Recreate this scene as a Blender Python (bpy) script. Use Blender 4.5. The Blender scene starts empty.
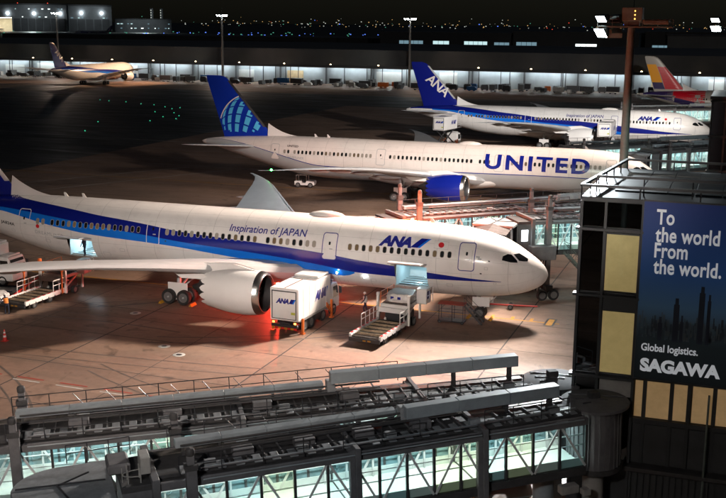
import bpy, bmesh, math, random
from mathutils import Vector, Matrix
random.seed(7)
PI = math.pi
R = math.radians
scene = bpy.context.scene
COL = scene.collection

# ------------------------------------------------------------------ camera, world, exposure
# X runs along the stands towards the terminal, Y away from the camera along the terminal front, Z up.
F, YH, CAMH, ROLL, HD = 1074.2, 22.97, 24.07, 0.009, -0.341
TH = math.atan2(249 - YH, F)
ch, sh = math.cos(HD), math.sin(HD)
_fw = Vector((math.cos(TH) * sh, math.cos(TH) * ch, -math.sin(TH)))
_up = Vector((math.sin(TH) * sh, math.sin(TH) * ch, math.cos(TH)))
_rt = Vector((ch, -sh, 0))
_r2 = _rt * math.cos(ROLL) + _up * math.sin(ROLL)
_u2 = -_rt * math.sin(ROLL) + _up * math.cos(ROLL)
cam = bpy.data.cameras.new('camera')
camo = bpy.data.objects.new('camera', cam)
COL.objects.link(camo)
camo.matrix_world = Matrix(((_r2.x, _u2.x, -_fw.x, 0), (_r2.y, _u2.y, -_fw.y, 0), (_r2.z, _u2.z, -_fw.z, CAMH), (0, 0, 0, 1)))
cam.sensor_width = 36
cam.lens = F / 726 * 36
cam.clip_start = 0.5
cam.clip_end = 30000
scene.camera = camo

world = bpy.data.worlds.new('World')
scene.world = world
world.use_nodes = True
wn = world.node_tree.nodes
sky = wn.new('ShaderNodeTexSky')
sky.sky_type = 'NISHITA'
sky.sun_disc = False
sky.sun_elevation = R(25)
sky.sun_rotation = R(200)
wn['Background'].inputs['Strength'].default_value = 0.0012
world.node_tree.links.new(sky.outputs[0], wn['Background'].inputs['Color'])
sl = bpy.data.lights.new('night_fill', 'SUN')  # weak sun lamp added as overall night fill
sl.energy = 0.07
sl.angle = R(10)
sl.color = (0.7, 0.8, 1.0)
so = bpy.data.objects.new('night_fill', sl)
so.rotation_euler = (R(50), 0, R(150))
COL.objects.link(so)

vs = scene.view_settings
vs.view_transform = 'Standard'
vs.look = 'None'
vs.exposure = 0.0
vs.gamma = 1.0
try:
    vs.use_curve_mapping = False
except Exception:
    pass
cy = scene.cycles
cy.max_bounces = 6
cy.diffuse_bounces = 3
cy.glossy_bounces = 3
cy.transmission_bounces = 4
cy.transparent_max_bounces = 24
cy.sample_clamp_indirect = 4.0
cy.use_denoising = True
cy.caustics_reflective = False
cy.caustics_refractive = False

# ------------------------------------------------------------------ helpers
def link(o, parent=None):
    COL.objects.link(o)
    if parent is not None:
        o.parent = parent
    return o

def tag(o, label=None, cat=None, group=None, kind=None):
    if label: o['label'] = label
    if cat: o['category'] = cat
    if group: o['group'] = group
    if kind: o['kind'] = kind
    return o

def thing(name, label, cat, loc=(0, 0, 0), rz=0, group=None):
    o = bpy.data.objects.new(name, None)
    o.empty_display_size = 0.3
    o.location = loc
    o.rotation_euler = (0, 0, rz)
    link(o)
    return tag(o, label, cat, group)

def copy_tree(o, parent=None):
    c = o.copy()
    COL.objects.link(c)
    c.parent = parent
    for chd in list(o.children):
        copy_tree(chd, c)
    return c

class MB:
    def __init__(s):
        s.v = []; s.f = []
    def add(s, vs_, fs_):
        b = len(s.v)
        s.v += [tuple(p) for p in vs_]
        s.f += [tuple(b + i for i in f) for f in fs_]
        return s
    def box(s, x0, x1, y0, y1, z0, z1):
        return s.add([(x0,y0,z0),(x1,y0,z0),(x1,y1,z0),(x0,y1,z0),(x0,y0,z1),(x1,y0,z1),(x1,y1,z1),(x0,y1,z1)],
              [(0,3,2,1),(4,5,6,7),(0,1,5,4),(1,2,6,5),(2,3,7,6),(3,0,4,7)])
    def beam(s, p, q, w, h=None):
        p = Vector(p); q = Vector(q); h = h or w
        d = (q - p).normalized()
        up = Vector((0,0,1)) if abs(d.z) < 0.95 else Vector((1,0,0))
        a = d.cross(up).normalized() * w / 2
        b = a.cross(d).normalized() * h / 2
        return s.add([p-a-b, p+a-b, p+a+b, p-a+b, q-a-b, q+a-b, q+a+b, q-a+b],
              [(0,1,2,3),(7,6,5,4),(0,4,5,1),(1,5,6,2),(2,6,7,3),(3,7,4,0)])
    def tube(s, p, q, r, n=8, r2=None, cap=True):
        p = Vector(p); q = Vector(q); r2 = r if r2 is None else r2
        d = (q - p).normalized()
        up = Vector((0,0,1)) if abs(d.z) < 0.95 else Vector((1,0,0))
        a = d.cross(up).normalized(); b = d.cross(a)
        vs_ = []
        for i in range(n):
            t = 2*PI*i/n
            vs_.append(p + (a*math.cos(t) + b*math.sin(t))*r)
        for i in range(n):
            t = 2*PI*i/n
            vs_.append(q + (a*math.cos(t) + b*math.sin(t))*r2)
        fs_ = [(i, (i+1)%n, n+(i+1)%n, n+i) for i in range(n)]
        if cap:
            fs_ += [tuple(range(n-1,-1,-1)), tuple(range(n, 2*n))]
        return s.add(vs_, fs_)
    def path(s, pts, r, n=6):
        for i in range(len(pts)-1):
            s.tube(pts[i], pts[i+1], r, n)
        return s
    def lathe(s, prof, n=24, axis='z', c=(0,0,0), closed=False):
        # prof: (radius, height) list
        vs_ = []; m = len(prof)
        for i in range(n):
            t = 2*PI*i/n; ct, st = math.cos(t), math.sin(t)
            for r, h in prof:
                if axis == 'z': p = (r*ct, r*st, h)
                elif axis == 'x': p = (h, r*ct, r*st)
                else: p = (r*ct, h, r*st)
                vs_.append((p[0]+c[0], p[1]+c[1], p[2]+c[2]))
        fs_ = []
        for i in range(n):
            j = (i+1)%n
            for k in range(m-1):
                fs_.append((i*m+k, j*m+k, j*m+k+1, i*m+k+1))
            if closed:
                fs_.append((i*m+m-1, j*m+m-1, j*m, i*m))
        return s.add(vs_, fs_)
    def prism(s, pts, z0, z1):
        n = len(pts)
        return s.add([(x,y,z0) for x,y in pts]+[(x,y,z1) for x,y in pts],
              [tuple(range(n-1,-1,-1)), tuple(range(n,2*n))]+[(i,(i+1)%n,n+(i+1)%n,n+i) for i in range(n)])
    def extr(s, pts, d):
        # polygon of 3D points extruded by vector d
        n = len(pts); d = Vector(d)
        return s.add([Vector(p) for p in pts]+[Vector(p)+d for p in pts],
              [tuple(range(n-1,-1,-1)), tuple(range(n,2*n))]+[(i,(i+1)%n,n+(i+1)%n,n+i) for i in range(n)])
    def grid(s, rows, close=False):
        m = len(rows[0]); b = []
        for r in rows: b += r
        fs_ = []
        for i in range(len(rows)-1):
            for k in range(m-1 if not close else m):
                fs_.append((i*m+k, i*m+(k+1)%m, (i+1)*m+(k+1)%m, (i+1)*m+k))
        return s.add(b, fs_)
    def mesh(s, name, smooth=False, bevel=0, fix=True, ang=40):
        me = bpy.data.meshes.new(name)
        me.from_pydata(s.v, [], s.f)
        if bevel or fix:
            bm = bmesh.new(); bm.from_mesh(me)
            if bevel:
                bmesh.ops.bevel(bm, geom=bm.edges[:], offset=bevel, segments=1, affect='EDGES', clamp_overlap=True)
            if fix:
                bmesh.ops.recalc_face_normals(bm, faces=bm.faces[:])
            bm.to_mesh(me); bm.free()
        if smooth:
            me.polygons.foreach_set('use_smooth', [True]*len(me.polygons))
            try:
                me.set_sharp_from_angle(angle=R(ang))
            except Exception:
                pass
        me.update()
        return me
    def build(s, name, mat, parent=None, smooth=False, bevel=0, loc=None, fix=True, ang=40):
        me = s.mesh(name, smooth, bevel, fix, ang)
        me.materials.append(mat)
        o = bpy.data.objects.new(name, me)
        if loc is not None: o.location = loc
        return link(o, parent)

def inst(name, me, parent, loc=(0,0,0), rot=(0,0,0), scale=(1,1,1)):
    o = bpy.data.objects.new(name, me)
    o.location = loc; o.rotation_euler = rot; o.scale = scale
    return link(o, parent)

# ------------------------------------------------------------------ materials
M = {}
def mat(name, col, rough=0.5, metal=0.0, var=0.0, vscale=1.0, bump=0.0, bscale=20.0, emis=None, estr=0.0, dirt=0.0, coat=0.0, spec=0.5, rvar=0.0):
    m = bpy.data.materials.new(name); m.use_nodes = True
    nt = m.node_tree; n = nt.nodes; L = nt.links
    p = n['Principled BSDF']
    p.inputs['Base Color'].default_value = (*col, 1)
    p.inputs['Roughness'].default_value = rough
    p.inputs['Metallic'].default_value = metal
    p.inputs['Specular IOR Level'].default_value = spec
    if coat:
        p.inputs['Coat Weight'].default_value = coat
        p.inputs['Coat Roughness'].default_value = 0.12
    tc = n.new('ShaderNodeTexCoord')
    if var or dirt or rvar:
        nz = n.new('ShaderNodeTexNoise'); nz.inputs['Scale'].default_value = vscale; nz.inputs['Detail'].default_value = 6
        nz.inputs['Roughness'].default_value = 0.65
        L.new(tc.outputs['Object'], nz.inputs['Vector'])
        if var or dirt:
            cr = n.new('ShaderNodeValToRGB')
            k = var + dirt
            cr.color_ramp.elements[0].position = 0.3
            cr.color_ramp.elements[0].color = (*[c*(1-k) for c in col], 1)
            cr.color_ramp.elements[1].position = 0.7
            cr.color_ramp.elements[1].color = (*[min(1, c*(1+var)) for c in col], 1)
            L.new(nz.outputs['Fac'], cr.inputs['Fac'])
            L.new(cr.outputs['Color'], p.inputs['Base Color'])
        if rvar:
            mr = n.new('ShaderNodeMapRange')
            mr.inputs['From Min'].default_value = 0.3; mr.inputs['From Max'].default_value = 0.7
            mr.inputs['To Min'].default_value = max(0.03, rough-rvar); mr.inputs['To Max'].default_value = min(1, rough+rvar)
            L.new(nz.outputs['Fac'], mr.inputs['Value'])
            L.new(mr.outputs['Result'], p.inputs['Roughness'])
    if bump:
        nb = n.new('ShaderNodeTexNoise'); nb.inputs['Scale'].default_value = bscale; nb.inputs['Detail'].default_value = 4
        L.new(tc.outputs['Object'], nb.inputs['Vector'])
        bp = n.new('ShaderNodeBump'); bp.inputs['Strength'].default_value = bump; bp.inputs['Distance'].default_value = 0.02
        L.new(nb.outputs['Fac'], bp.inputs['Height']); L.new(bp.outputs['Normal'], p.inputs['Normal'])
    if emis:
        p.inputs['Emission Color'].default_value = (*emis, 1)
        p.inputs['Emission Strength'].default_value = estr
    M[name] = m
    return m

def glass(name, tint, refl=0.12, rough=0.03):
    m = bpy.data.materials.new(name); m.use_nodes = True
    nt = m.node_tree; n = nt.nodes; L = nt.links
    n.remove(n['Principled BSDF'])
    t = n.new('ShaderNodeBsdfTransparent'); t.inputs['Color'].default_value = (*tint, 1)
    g = n.new('ShaderNodeBsdfGlossy'); g.inputs['Roughness'].default_value = rough; g.inputs['Color'].default_value = (1,1,1,1)
    lw = n.new('ShaderNodeLayerWeight'); lw.inputs['Blend'].default_value = 0.5
    pw = n.new('ShaderNodeMath'); pw.operation = 'POWER'; pw.inputs[1].default_value = 5.0; L.new(lw.outputs['Facing'], pw.inputs[0])
    ad = n.new('ShaderNodeMath'); ad.operation = 'MULTIPLY_ADD'; ad.inputs[1].default_value = 0.9; ad.inputs[2].default_value = refl; ad.use_clamp = True
    L.new(pw.outputs[0], ad.inputs[0])
    mx = n.new('ShaderNodeMixShader')
    L.new(ad.outputs[0], mx.inputs[0]); L.new(t.outputs[0], mx.inputs[1]); L.new(g.outputs[0], mx.inputs[2])
    L.new(mx.outputs[0], n['Material Output'].inputs['Surface'])
    M[name] = m
    return m

def emit(name, col, s):
    return mat(name, (0.02,0.02,0.02), 0.5, emis=col, estr=s)

mat('white_paint', (0.80,0.78,0.76), 0.28, var=0.03, dirt=0.05, vscale=0.7, coat=0.3)
mat('aircraft_white', (0.80,0.78,0.76), 0.30, var=0.02, dirt=0.05, vscale=0.35, coat=0.35)
def skin_mat(name, col):
    m = mat(name, col, 0.30, var=0.02, dirt=0.05, vscale=0.35, coat=0.3)
    nt = m.node_tree; n = nt.nodes; L = nt.links; p = n['Principled BSDF']
    tc = n.new('ShaderNodeTexCoord'); sp = n.new('ShaderNodeSeparateXYZ'); L.new(tc.outputs['Object'], sp.inputs[0])
    def mth(op, a, b=None, clamp=False):
        q = n.new('ShaderNodeMath'); q.operation = op; q.use_clamp = clamp
        for i, v in enumerate((a, b)):
            if v is None: continue
            if isinstance(v, (int, float)): q.inputs[i].default_value = v
            else: L.new(v, q.inputs[i])
        return q.outputs[0]
    fx = mth('FRACT', mth('DIVIDE', sp.outputs['X'], 2.9)); lx = mth('LESS_THAN', fx, 0.014)
    an = mth('ARCTAN2', mth('SUBTRACT', sp.outputs['Z'], 4.83), sp.outputs['Y'])
    fa = mth('FRACT', mth('DIVIDE', an, 0.42)); la = mth('LESS_THAN', fa, 0.020)
    ln = mth('MAXIMUM', lx, la)
    mp = n.new('ShaderNodeMapping'); mp.inputs['Scale'].default_value = (0.5, 1.0, 0.22); L.new(tc.outputs['Object'], mp.inputs['Vector'])
    nz = n.new('ShaderNodeTexNoise'); nz.inputs['Scale'].default_value = 2.4; nz.inputs['Detail'].default_value = 7; nz.inputs['Roughness'].default_value = 0.7; L.new(mp.outputs[0], nz.inputs['Vector'])
    st = n.new('ShaderNodeMapRange'); st.inputs['From Min'].default_value = 0.5; st.inputs['From Max'].default_value = 0.78; st.inputs['To Min'].default_value = 0.0; st.inputs['To Max'].default_value = 0.13; L.new(nz.outputs['Fac'], st.inputs['Value'])
    k = mth('SUBTRACT', 1.0, mth('ADD', mth('MULTIPLY', ln, 0.30), st.outputs['Result']), True)
    mx = n.new('ShaderNodeMix'); mx.data_type = 'RGBA'; mx.blend_type = 'MULTIPLY'; mx.inputs['Factor'].default_value = 1.0
    src = p.inputs['Base Color'].links[0].from_socket
    cb = n.new('ShaderNodeCombineColor'); [L.new(k, cb.inputs[i]) for i in range(3)]
    L.new(src, mx.inputs['A']); L.new(cb.outputs[0], mx.inputs['B']); L.new(mx.outputs['Result'], p.inputs['Base Color'])
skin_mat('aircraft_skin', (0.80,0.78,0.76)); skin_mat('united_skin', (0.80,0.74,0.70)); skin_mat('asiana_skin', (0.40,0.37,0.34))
mat('aircraft_grey', (0.42,0.43,0.44), 0.35, var=0.03, dirt=0.06, vscale=0.5)
mat('wing_grey', (0.50,0.52,0.53), 0.36, var=0.04, dirt=0.08, vscale=0.6)
mat('ana_dark', (0.006,0.013,0.21), 0.25, var=0.03, vscale=0.5, coat=0.4)
mat('ana_light', (0.008,0.17,0.72), 0.25, var=0.03, vscale=0.5, coat=0.4)
mat('ana_text', (0.012,0.018,0.20), 0.3)
mat('united_blue', (0.006,0.035,0.42), 0.25, var=0.03, vscale=0.4, coat=0.4)
mat('united_engine', (0.005,0.014,0.23), 0.25, coat=0.4)
mat('united_sky', (0.10,0.55,0.92), 0.3)
mat('united_white', (0.80,0.74,0.70), 0.30, var=0.02, dirt=0.04, vscale=0.35, coat=0.35)
mat('metal', (0.62,0.61,0.60), 0.25, 1.0, var=0.05, vscale=3)
mat('dark_metal', (0.10,0.10,0.105), 0.4, 0.8, var=0.1, vscale=3)
mat('gunmetal', (0.05,0.05,0.055), 0.4, 0.3)
mat('rim_grey', (0.16,0.16,0.16), 0.45, 0.3, var=0.1, vscale=6)
mat('rubber', (0.018,0.018,0.018), 0.8, var=0.2, vscale=8)
mat('window_dark', (0.012,0.014,0.016), 0.12)
mat('window_shade', (0.30,0.27,0.23), 0.3)
mat('window_glow', (0.05,0.04,0.03), 0.2, emis=(0.9,0.55,0.25), estr=0.10)
mat('window_rim', (0.35,0.33,0.30), 0.4)
mat('black_gloss', (0.01,0.011,0.013), 0.06, spec=0.8)
mat('red_paint', (0.50,0.02,0.015), 0.4)
mat('flag_red', (0.60,0.012,0.02), 0.35)
mat('orange_paint', (0.70,0.16,0.03), 0.4, dirt=0.2, vscale=3)
mat('yellow_paint', (0.62,0.30,0.02), 0.6, var=0.1, dirt=0.35, vscale=2.5)
mat('line_white', (0.55,0.54,0.50), 0.7, dirt=0.35, vscale=2.0)
mat('line_red', (0.34,0.05,0.03), 0.7, dirt=0.3, vscale=2.0)
mat('bridge_grey', (0.15,0.145,0.15), 0.68, var=0.08, dirt=0.25, vscale=1.5, bump=0.1)
mat('bridge_dark', (0.06,0.057,0.058), 0.7, var=0.1, dirt=0.3, vscale=2)
mat('bridge_panel', (0.27,0.28,0.29), 0.6, var=0.08, dirt=0.25, vscale=2.5)
mat('duct_grey', (0.30,0.335,0.355), 0.42, var=0.06, dirt=0.2, vscale=1.2)
mat('truss_white', (0.70,0.71,0.70), 0.4, dirt=0.1, vscale=3)
mat('bridge_floor', (0.70,0.74,0.68), 0.5, var=0.05, vscale=2)
mat('bridge_wall', (0.74,0.78,0.74), 0.5)
mat('olive', (0.42,0.46,0.06), 0.5)
mat('building_dark', (0.060,0.064,0.068), 0.35, var=0.1, dirt=0.2, vscale=1.0)
mat('building_frame', (0.055,0.058,0.062), 0.4, 0.2)
mat('building_roof', (0.30,0.33,0.31), 0.5, var=0.08, dirt=0.25, vscale=0.8)
mat('conc_grey', (0.36,0.35,0.33), 0.7, var=0.06, dirt=0.2, vscale=1.5)
mat('blind', (0.50,0.38,0.20), 0.7, var=0.10, dirt=0.12, vscale=1.3, emis=(0.66,0.43,0.17), estr=0.36)
mat('lit_room', (0.5,0.4,0.25), 0.7, var=0.1, dirt=0.2, vscale=0.9, emis=(0.85,0.52,0.22), estr=0.17)
mat('text_white', (0.62,0.64,0.66), 0.5, emis=(0.75,0.78,0.82), estr=0.30)
mat('mast_metal', (0.13,0.155,0.14), 0.6, 0.0, var=0.1, dirt=0.2, vscale=1.5)
mat('far_wall', (0.42,0.46,0.48), 0.6, var=0.05, dirt=0.2, vscale=0.15)
mat('far_dark', (0.06,0.062,0.068), 0.7, var=0.2, vscale=0.05)
mat('far_roof', (0.075,0.077,0.082), 0.8, var=0.2, vscale=0.05)
mat('hangar_wall', (0.16,0.17,0.18), 0.7, var=0.1, dirt=0.2, vscale=0.05)
mat('roller', (0.72,0.73,0.70), 0.5, dirt=0.15, vscale=0.3)
mat('cloth_navy', (0.012,0.016,0.035), 0.8)
mat('cloth_hivis', (0.75,0.22,0.03), 0.7)
mat('skin', (0.45,0.28,0.20), 0.6)
mat('helmet_blue', (0.02,0.22,0.55), 0.4)
mat('cargo_wrap', (0.72,0.70,0.68), 0.35, var=0.06, dirt=0.2, vscale=3, bump=0.5, bscale=4)
mat('cargo_brown', (0.40,0.30,0.20), 0.7, var=0.2, dirt=0.4, vscale=4)
mat('steel_deck', (0.22,0.20,0.18), 0.4, 0.6, var=0.15, dirt=0.4, vscale=3)
mat('uld_metal', (0.13,0.135,0.14), 0.4, 0.6, var=0.1, dirt=0.3, vscale=1)
mat('tarp_blue', (0.015,0.09,0.24), 0.6)
mat('hold_lining', (0.55,0.70,0.74), 0.5, var=0.05, vscale=2)
mat('plant_dummy', (0.05,0.08,0.03), 0.8)
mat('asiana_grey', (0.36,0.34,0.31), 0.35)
mat('asiana_yellow', (0.85,0.36,0.010), 0.35)
mat('asiana_red', (0.55,0.008,0.022), 0.35)
mat('asiana_navy', (0.03,0.02,0.10), 0.35)
emit('lamp_white', (0.86,0.96,1.0), 40)
emit('lamp_dock', (0.84,0.96,1.0), 44.0)
emit('lamp_tunnel', (0.92,1.0,0.98), 38.0)
emit('lamp_hold', (0.70,0.92,1.0), 4)
emit('lamp_red', (1.0,0.06,0.02), 18)
emit('lamp_orange', (1.0,0.22,0.03), 90)
emit('lamp_amber', (1.0,0.45,0.08), 6)
emit('lamp_green', (0.05,0.9,0.45), 1.2)
emit('lamp_navgreen', (0.05,1.0,0.12), 30)
emit('lamp_warm', (1.0,0.75,0.42), 8)
emit('window_lit', (0.72,0.95,0.95), 1.3)
emit('city_white', (0.9,0.95,0.85), 0.7)
emit('city_amber', (1.0,0.6,0.22), 0.75)
emit('city_blue', (0.12,0.25,1.0), 1.4)
emit('city_red', (1.0,0.08,0.04), 1.2)
emit('city_green', (0.2,0.9,0.6), 0.4)
emit('sign_yellow', (1.0,0.75,0.05), 1.5)
glass('glass_clear', (0.93,0.985,0.975), 0.06)
glass('glass_teal', (0.84,0.96,0.975), 0.08)
glass('glass_green', (0.94,0.985,0.88), 0.06)
def frost(name, tint, col, k):
    m = glass(name, tint, 0.06); nt = m.node_tree; n = nt.nodes; L = nt.links
    d = n.new('ShaderNodeBsdfDiffuse'); d.inputs['Color'].default_value = (*col, 1)
    nz = n.new('ShaderNodeTexNoise'); nz.inputs['Scale'].default_value = 1.1; nz.inputs['Detail'].default_value = 3
    mr = n.new('ShaderNodeMapRange'); mr.inputs['From Min'].default_value = 0.35; mr.inputs['From Max'].default_value = 0.65; mr.inputs['To Min'].default_value = k*0.55; mr.inputs['To Max'].default_value = min(1, k*1.35)
    tc = n.new('ShaderNodeTexCoord'); L.new(tc.outputs['Object'], nz.inputs['Vector']); L.new(nz.outputs['Fac'], mr.inputs['Value'])
    old = n['Material Output'].inputs['Surface'].links[0].from_socket
    mx = n.new('ShaderNodeMixShader'); L.new(mr.outputs['Result'], mx.inputs[0]); L.new(old, mx.inputs[1]); L.new(d.outputs[0], mx.inputs[2])
    L.new(mx.outputs[0], n['Material Output'].inputs['Surface'])
frost('glass_frost', (0.85,0.97,0.98), (0.45,0.66,0.70), 0.42)
frost('glass_frost_dense', (0.85,0.97,0.98), (0.55,0.74,0.74), 0.75)
glass('glass_dark', (0.05,0.055,0.055), 0.16, 0.015)

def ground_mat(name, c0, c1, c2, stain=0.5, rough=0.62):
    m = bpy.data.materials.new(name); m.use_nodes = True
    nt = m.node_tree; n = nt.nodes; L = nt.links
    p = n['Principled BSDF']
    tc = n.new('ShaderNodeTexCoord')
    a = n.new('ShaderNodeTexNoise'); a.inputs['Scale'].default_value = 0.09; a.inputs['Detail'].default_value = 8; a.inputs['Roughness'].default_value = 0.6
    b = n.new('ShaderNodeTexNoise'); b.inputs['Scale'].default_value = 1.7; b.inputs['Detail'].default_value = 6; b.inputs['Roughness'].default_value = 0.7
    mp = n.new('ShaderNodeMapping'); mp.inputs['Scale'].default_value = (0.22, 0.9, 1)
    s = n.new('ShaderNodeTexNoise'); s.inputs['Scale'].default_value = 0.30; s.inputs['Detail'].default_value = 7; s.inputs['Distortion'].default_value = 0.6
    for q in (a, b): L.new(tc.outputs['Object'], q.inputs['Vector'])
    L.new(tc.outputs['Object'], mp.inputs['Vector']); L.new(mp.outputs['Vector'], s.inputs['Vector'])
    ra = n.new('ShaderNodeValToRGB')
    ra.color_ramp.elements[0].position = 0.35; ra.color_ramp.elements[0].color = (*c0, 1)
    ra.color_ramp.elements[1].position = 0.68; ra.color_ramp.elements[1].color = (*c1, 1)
    L.new(a.outputs['Fac'], ra.inputs['Fac'])
    rb = n.new('ShaderNodeValToRGB')
    rb.color_ramp.elements[0].position = 0.25; rb.color_ramp.elements[0].color = (0.72,0.72,0.72,1)
    rb.color_ramp.elements[1].position = 0.65; rb.color_ramp.elements[1].color = (1,1,1,1)
    L.new(b.outputs['Fac'], rb.inputs['Fac'])
    m1 = n.new('ShaderNodeMix'); m1.data_type = 'RGBA'; m1.blend_type = 'MULTIPLY'; m1.inputs['Factor'].default_value = 1
    L.new(ra.outputs['Color'], m1.inputs['A']); L.new(rb.outputs['Color'], m1.inputs['B'])
    rs = n.new('ShaderNodeValToRGB')
    rs.color_ramp.elements[0].position = 0.50; rs.color_ramp.elements[0].color = (0,0,0,1)
    rs.color_ramp.elements[1].position = 0.72; rs.color_ramp.elements[1].color = (stain,stain,stain,1)
    L.new(s.outputs['Fac'], rs.inputs['Fac'])
    m2 = n.new('ShaderNodeMix'); m2.data_type = 'RGBA'; m2.blend_type = 'MIX'
    L.new(rs.outputs['Color'], m2.inputs['Factor']); L.new(m1.outputs['Result'], m2.inputs['A']); m2.inputs['B'].default_value = (*c2, 1)
    sm = n.new('ShaderNodeTexNoise'); sm.inputs['Scale'].default_value = 0.55; sm.inputs['Detail'].default_value = 5; sm.inputs['Distortion'].default_value = 1.2
    L.new(tc.outputs['Object'], sm.inputs['Vector'])
    r3 = n.new('ShaderNodeValToRGB'); r3.color_ramp.elements[0].position = 0.60; r3.color_ramp.elements[0].color = (1,1,1,1); r3.color_ramp.elements[1].position = 0.72; r3.color_ramp.elements[1].color = (0.5,0.48,0.46,1)
    L.new(sm.outputs['Fac'], r3.inputs['Fac'])
    m3 = n.new('ShaderNodeMix'); m3.data_type = 'RGBA'; m3.blend_type = 'MULTIPLY'; m3.inputs['Factor'].default_value = 1
    L.new(m2.outputs['Result'], m3.inputs['A']); L.new(r3.outputs['Color'], m3.inputs['B'])
    ao = n.new('ShaderNodeVectorMath'); ao.operation = 'ADD'; ao.inputs[1].default_value = (16.2+7.45*40, -10+7.45*40, 0); L.new(tc.outputs['Object'], ao.inputs[0])
    sn = n.new('ShaderNodeVectorMath'); sn.operation = 'SNAP'; sn.inputs[1].default_value = (7.45,7.45,1000); L.new(ao.outputs[0], sn.inputs[0])
    wn_ = n.new('ShaderNodeTexWhiteNoise'); wn_.noise_dimensions = '2D'; L.new(sn.outputs[0], wn_.inputs['Vector'])
    m4r = n.new('ShaderNodeMapRange'); m4r.inputs['To Min'].default_value = 0.84; m4r.inputs['To Max'].default_value = 1.04; L.new(wn_.outputs['Value'], m4r.inputs['Value'])
    cc = n.new('ShaderNodeCombineColor'); [L.new(m4r.outputs['Result'], cc.inputs[i]) for i in range(3)]
    m4 = n.new('ShaderNodeMix'); m4.data_type = 'RGBA'; m4.blend_type = 'MULTIPLY'; m4.inputs['Factor'].default_value = 1
    L.new(m3.outputs['Result'], m4.inputs['A']); L.new(cc.outputs[0], m4.inputs['B'])
    L.new(m4.outputs['Result'], p.inputs['Base Color'])
    mr = n.new('ShaderNodeMapRange'); mr.inputs['From Min'].default_value = 0.3; mr.inputs['From Max'].default_value = 0.7
    mr.inputs['To Min'].default_value = rough-0.2; mr.inputs['To Max'].default_value = rough+0.15
    L.new(s.outputs['Fac'], mr.inputs['Value']); L.new(mr.outputs['Result'], p.inputs['Roughness'])
    bp = n.new('ShaderNodeBump'); bp.inputs['Strength'].default_value = 0.15; bp.inputs['Distance'].default_value = 0.02
    b2 = n.new('ShaderNodeTexNoise'); b2.inputs['Scale'].default_value = 12; b2.inputs['Detail'].default_value = 3
    L.new(tc.outputs['Object'], b2.inputs['Vector']); L.new(b2.outputs['Fac'], bp.inputs['Height']); L.new(bp.outputs['Normal'], p.inputs['Normal'])
    M[name] = m
    return m
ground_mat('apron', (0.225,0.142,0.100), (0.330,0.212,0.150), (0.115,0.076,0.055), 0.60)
ground_mat('asphalt', (0.045,0.043,0.041), (0.075,0.072,0.068), (0.032,0.031,0.030), 0.5, 0.55)
mat('tyre_mark', (0.12,0.092,0.076), 0.6, var=0.15, dirt=0.3, vscale=0.8)
mat('joint', (0.035,0.032,0.03), 0.8)

def lerp(a, b, t): return a + (b-a)*t
def pchip(xs, ys):
    n = len(xs); h = [xs[i+1]-xs[i] for i in range(n-1)]; d = [(ys[i+1]-ys[i])/h[i] for i in range(n-1)]
    m = [0]*n; m[0] = d[0]; m[-1] = d[-1]
    for i in range(1, n-1):
        if d[i-1]*d[i] <= 0: m[i] = 0
        else:
            w1 = 2*h[i]+h[i-1]; w2 = h[i]+2*h[i-1]
            m[i] = (w1+w2)/(w1/d[i-1]+w2/d[i])
    def f(x):
        if x <= xs[0]: return ys[0]
        if x >= xs[-1]: return ys[-1]
        i = 0
        while x > xs[i+1]: i += 1
        t = (x-xs[i])/h[i]
        return ((1+2*t)*(1-t)**2*ys[i] + t*(1-t)**2*h[i]*m[i] + t*t*(3-2*t)*ys[i+1] + t*t*(t-1)*h[i]*m[i+1])
    return f

_tc = {}
def text2d(txt, size=1.0, bold=0.0, shear=0.0, space=1.0, sx=1.0, step=0.14):
    """flat filled text as (verts2d, faces), origin at lower left, cut into horizontal strips"""
    key = (txt, size, bold, shear, space, sx, step)
    if key in _tc: return _tc[key]
    c = bpy.data.curves.new('t', 'FONT'); c.body = txt; c.size = size; c.offset = bold; c.shear = shear
    c.space_character = space; c.dimensions = '2D'; c.fill_mode = 'FRONT'; c.resolution_u = 4
    o = bpy.data.objects.new('t', c); COL.objects.link(o)
    dg = bpy.context.evaluated_depsgraph_get()
    me = bpy.data.meshes.new_from_object(o.evaluated_get(dg))
    bm = bmesh.new(); bm.from_mesh(me)
    bpy.data.objects.remove(o); bpy.data.curves.remove(c); bpy.data.meshes.remove(me)
    ys = [v.co.y for v in bm.verts]
    if step:
        y = min(ys) + step
        while y < max(ys):
            bmesh.ops.bisect_plane(bm, geom=bm.verts[:]+bm.edges[:]+bm.faces[:], plane_co=(0,y,0), plane_no=(0,1,0))
            y += step
    x0 = min(v.co.x for v in bm.verts)
    vs_ = [((v.co.x-x0)*sx, v.co.y) for v in bm.verts]
    for i, v in enumerate(bm.verts): v.index = i
    fs_ = [tuple(v.index for v in f.verts) for f in bm.faces]
    bm.free()
    _tc[key] = (vs_, fs_)
    return _tc[key]

def spot(name, loc, target, power, col, cone=70, blend=0.5, radius=0.6, parent=None):
    l = bpy.data.lights.new(name, 'SPOT'); l.energy = power; l.color = col
    l.spot_size = R(cone); l.spot_blend = blend; l.shadow_soft_size = radius
    o = bpy.data.objects.new(name, l)
    d = Vector(target) - Vector(loc)
    q = d.to_track_quat('-Z', 'Y')
    o.rotation_euler = q.to_euler()
    if parent is not None:
        o.location = (Vector(loc) - parent.location) / parent.scale.x
    else:
        o.location = loc
    return link(o, parent)

def point(name, loc, power, col, radius=0.1, parent=None):
    l = bpy.data.lights.new(name, 'POINT'); l.energy = power; l.color = col; l.shadow_soft_size = radius
    o = bpy.data.objects.new(name, l); o.location = loc
    return link(o, parent)

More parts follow.
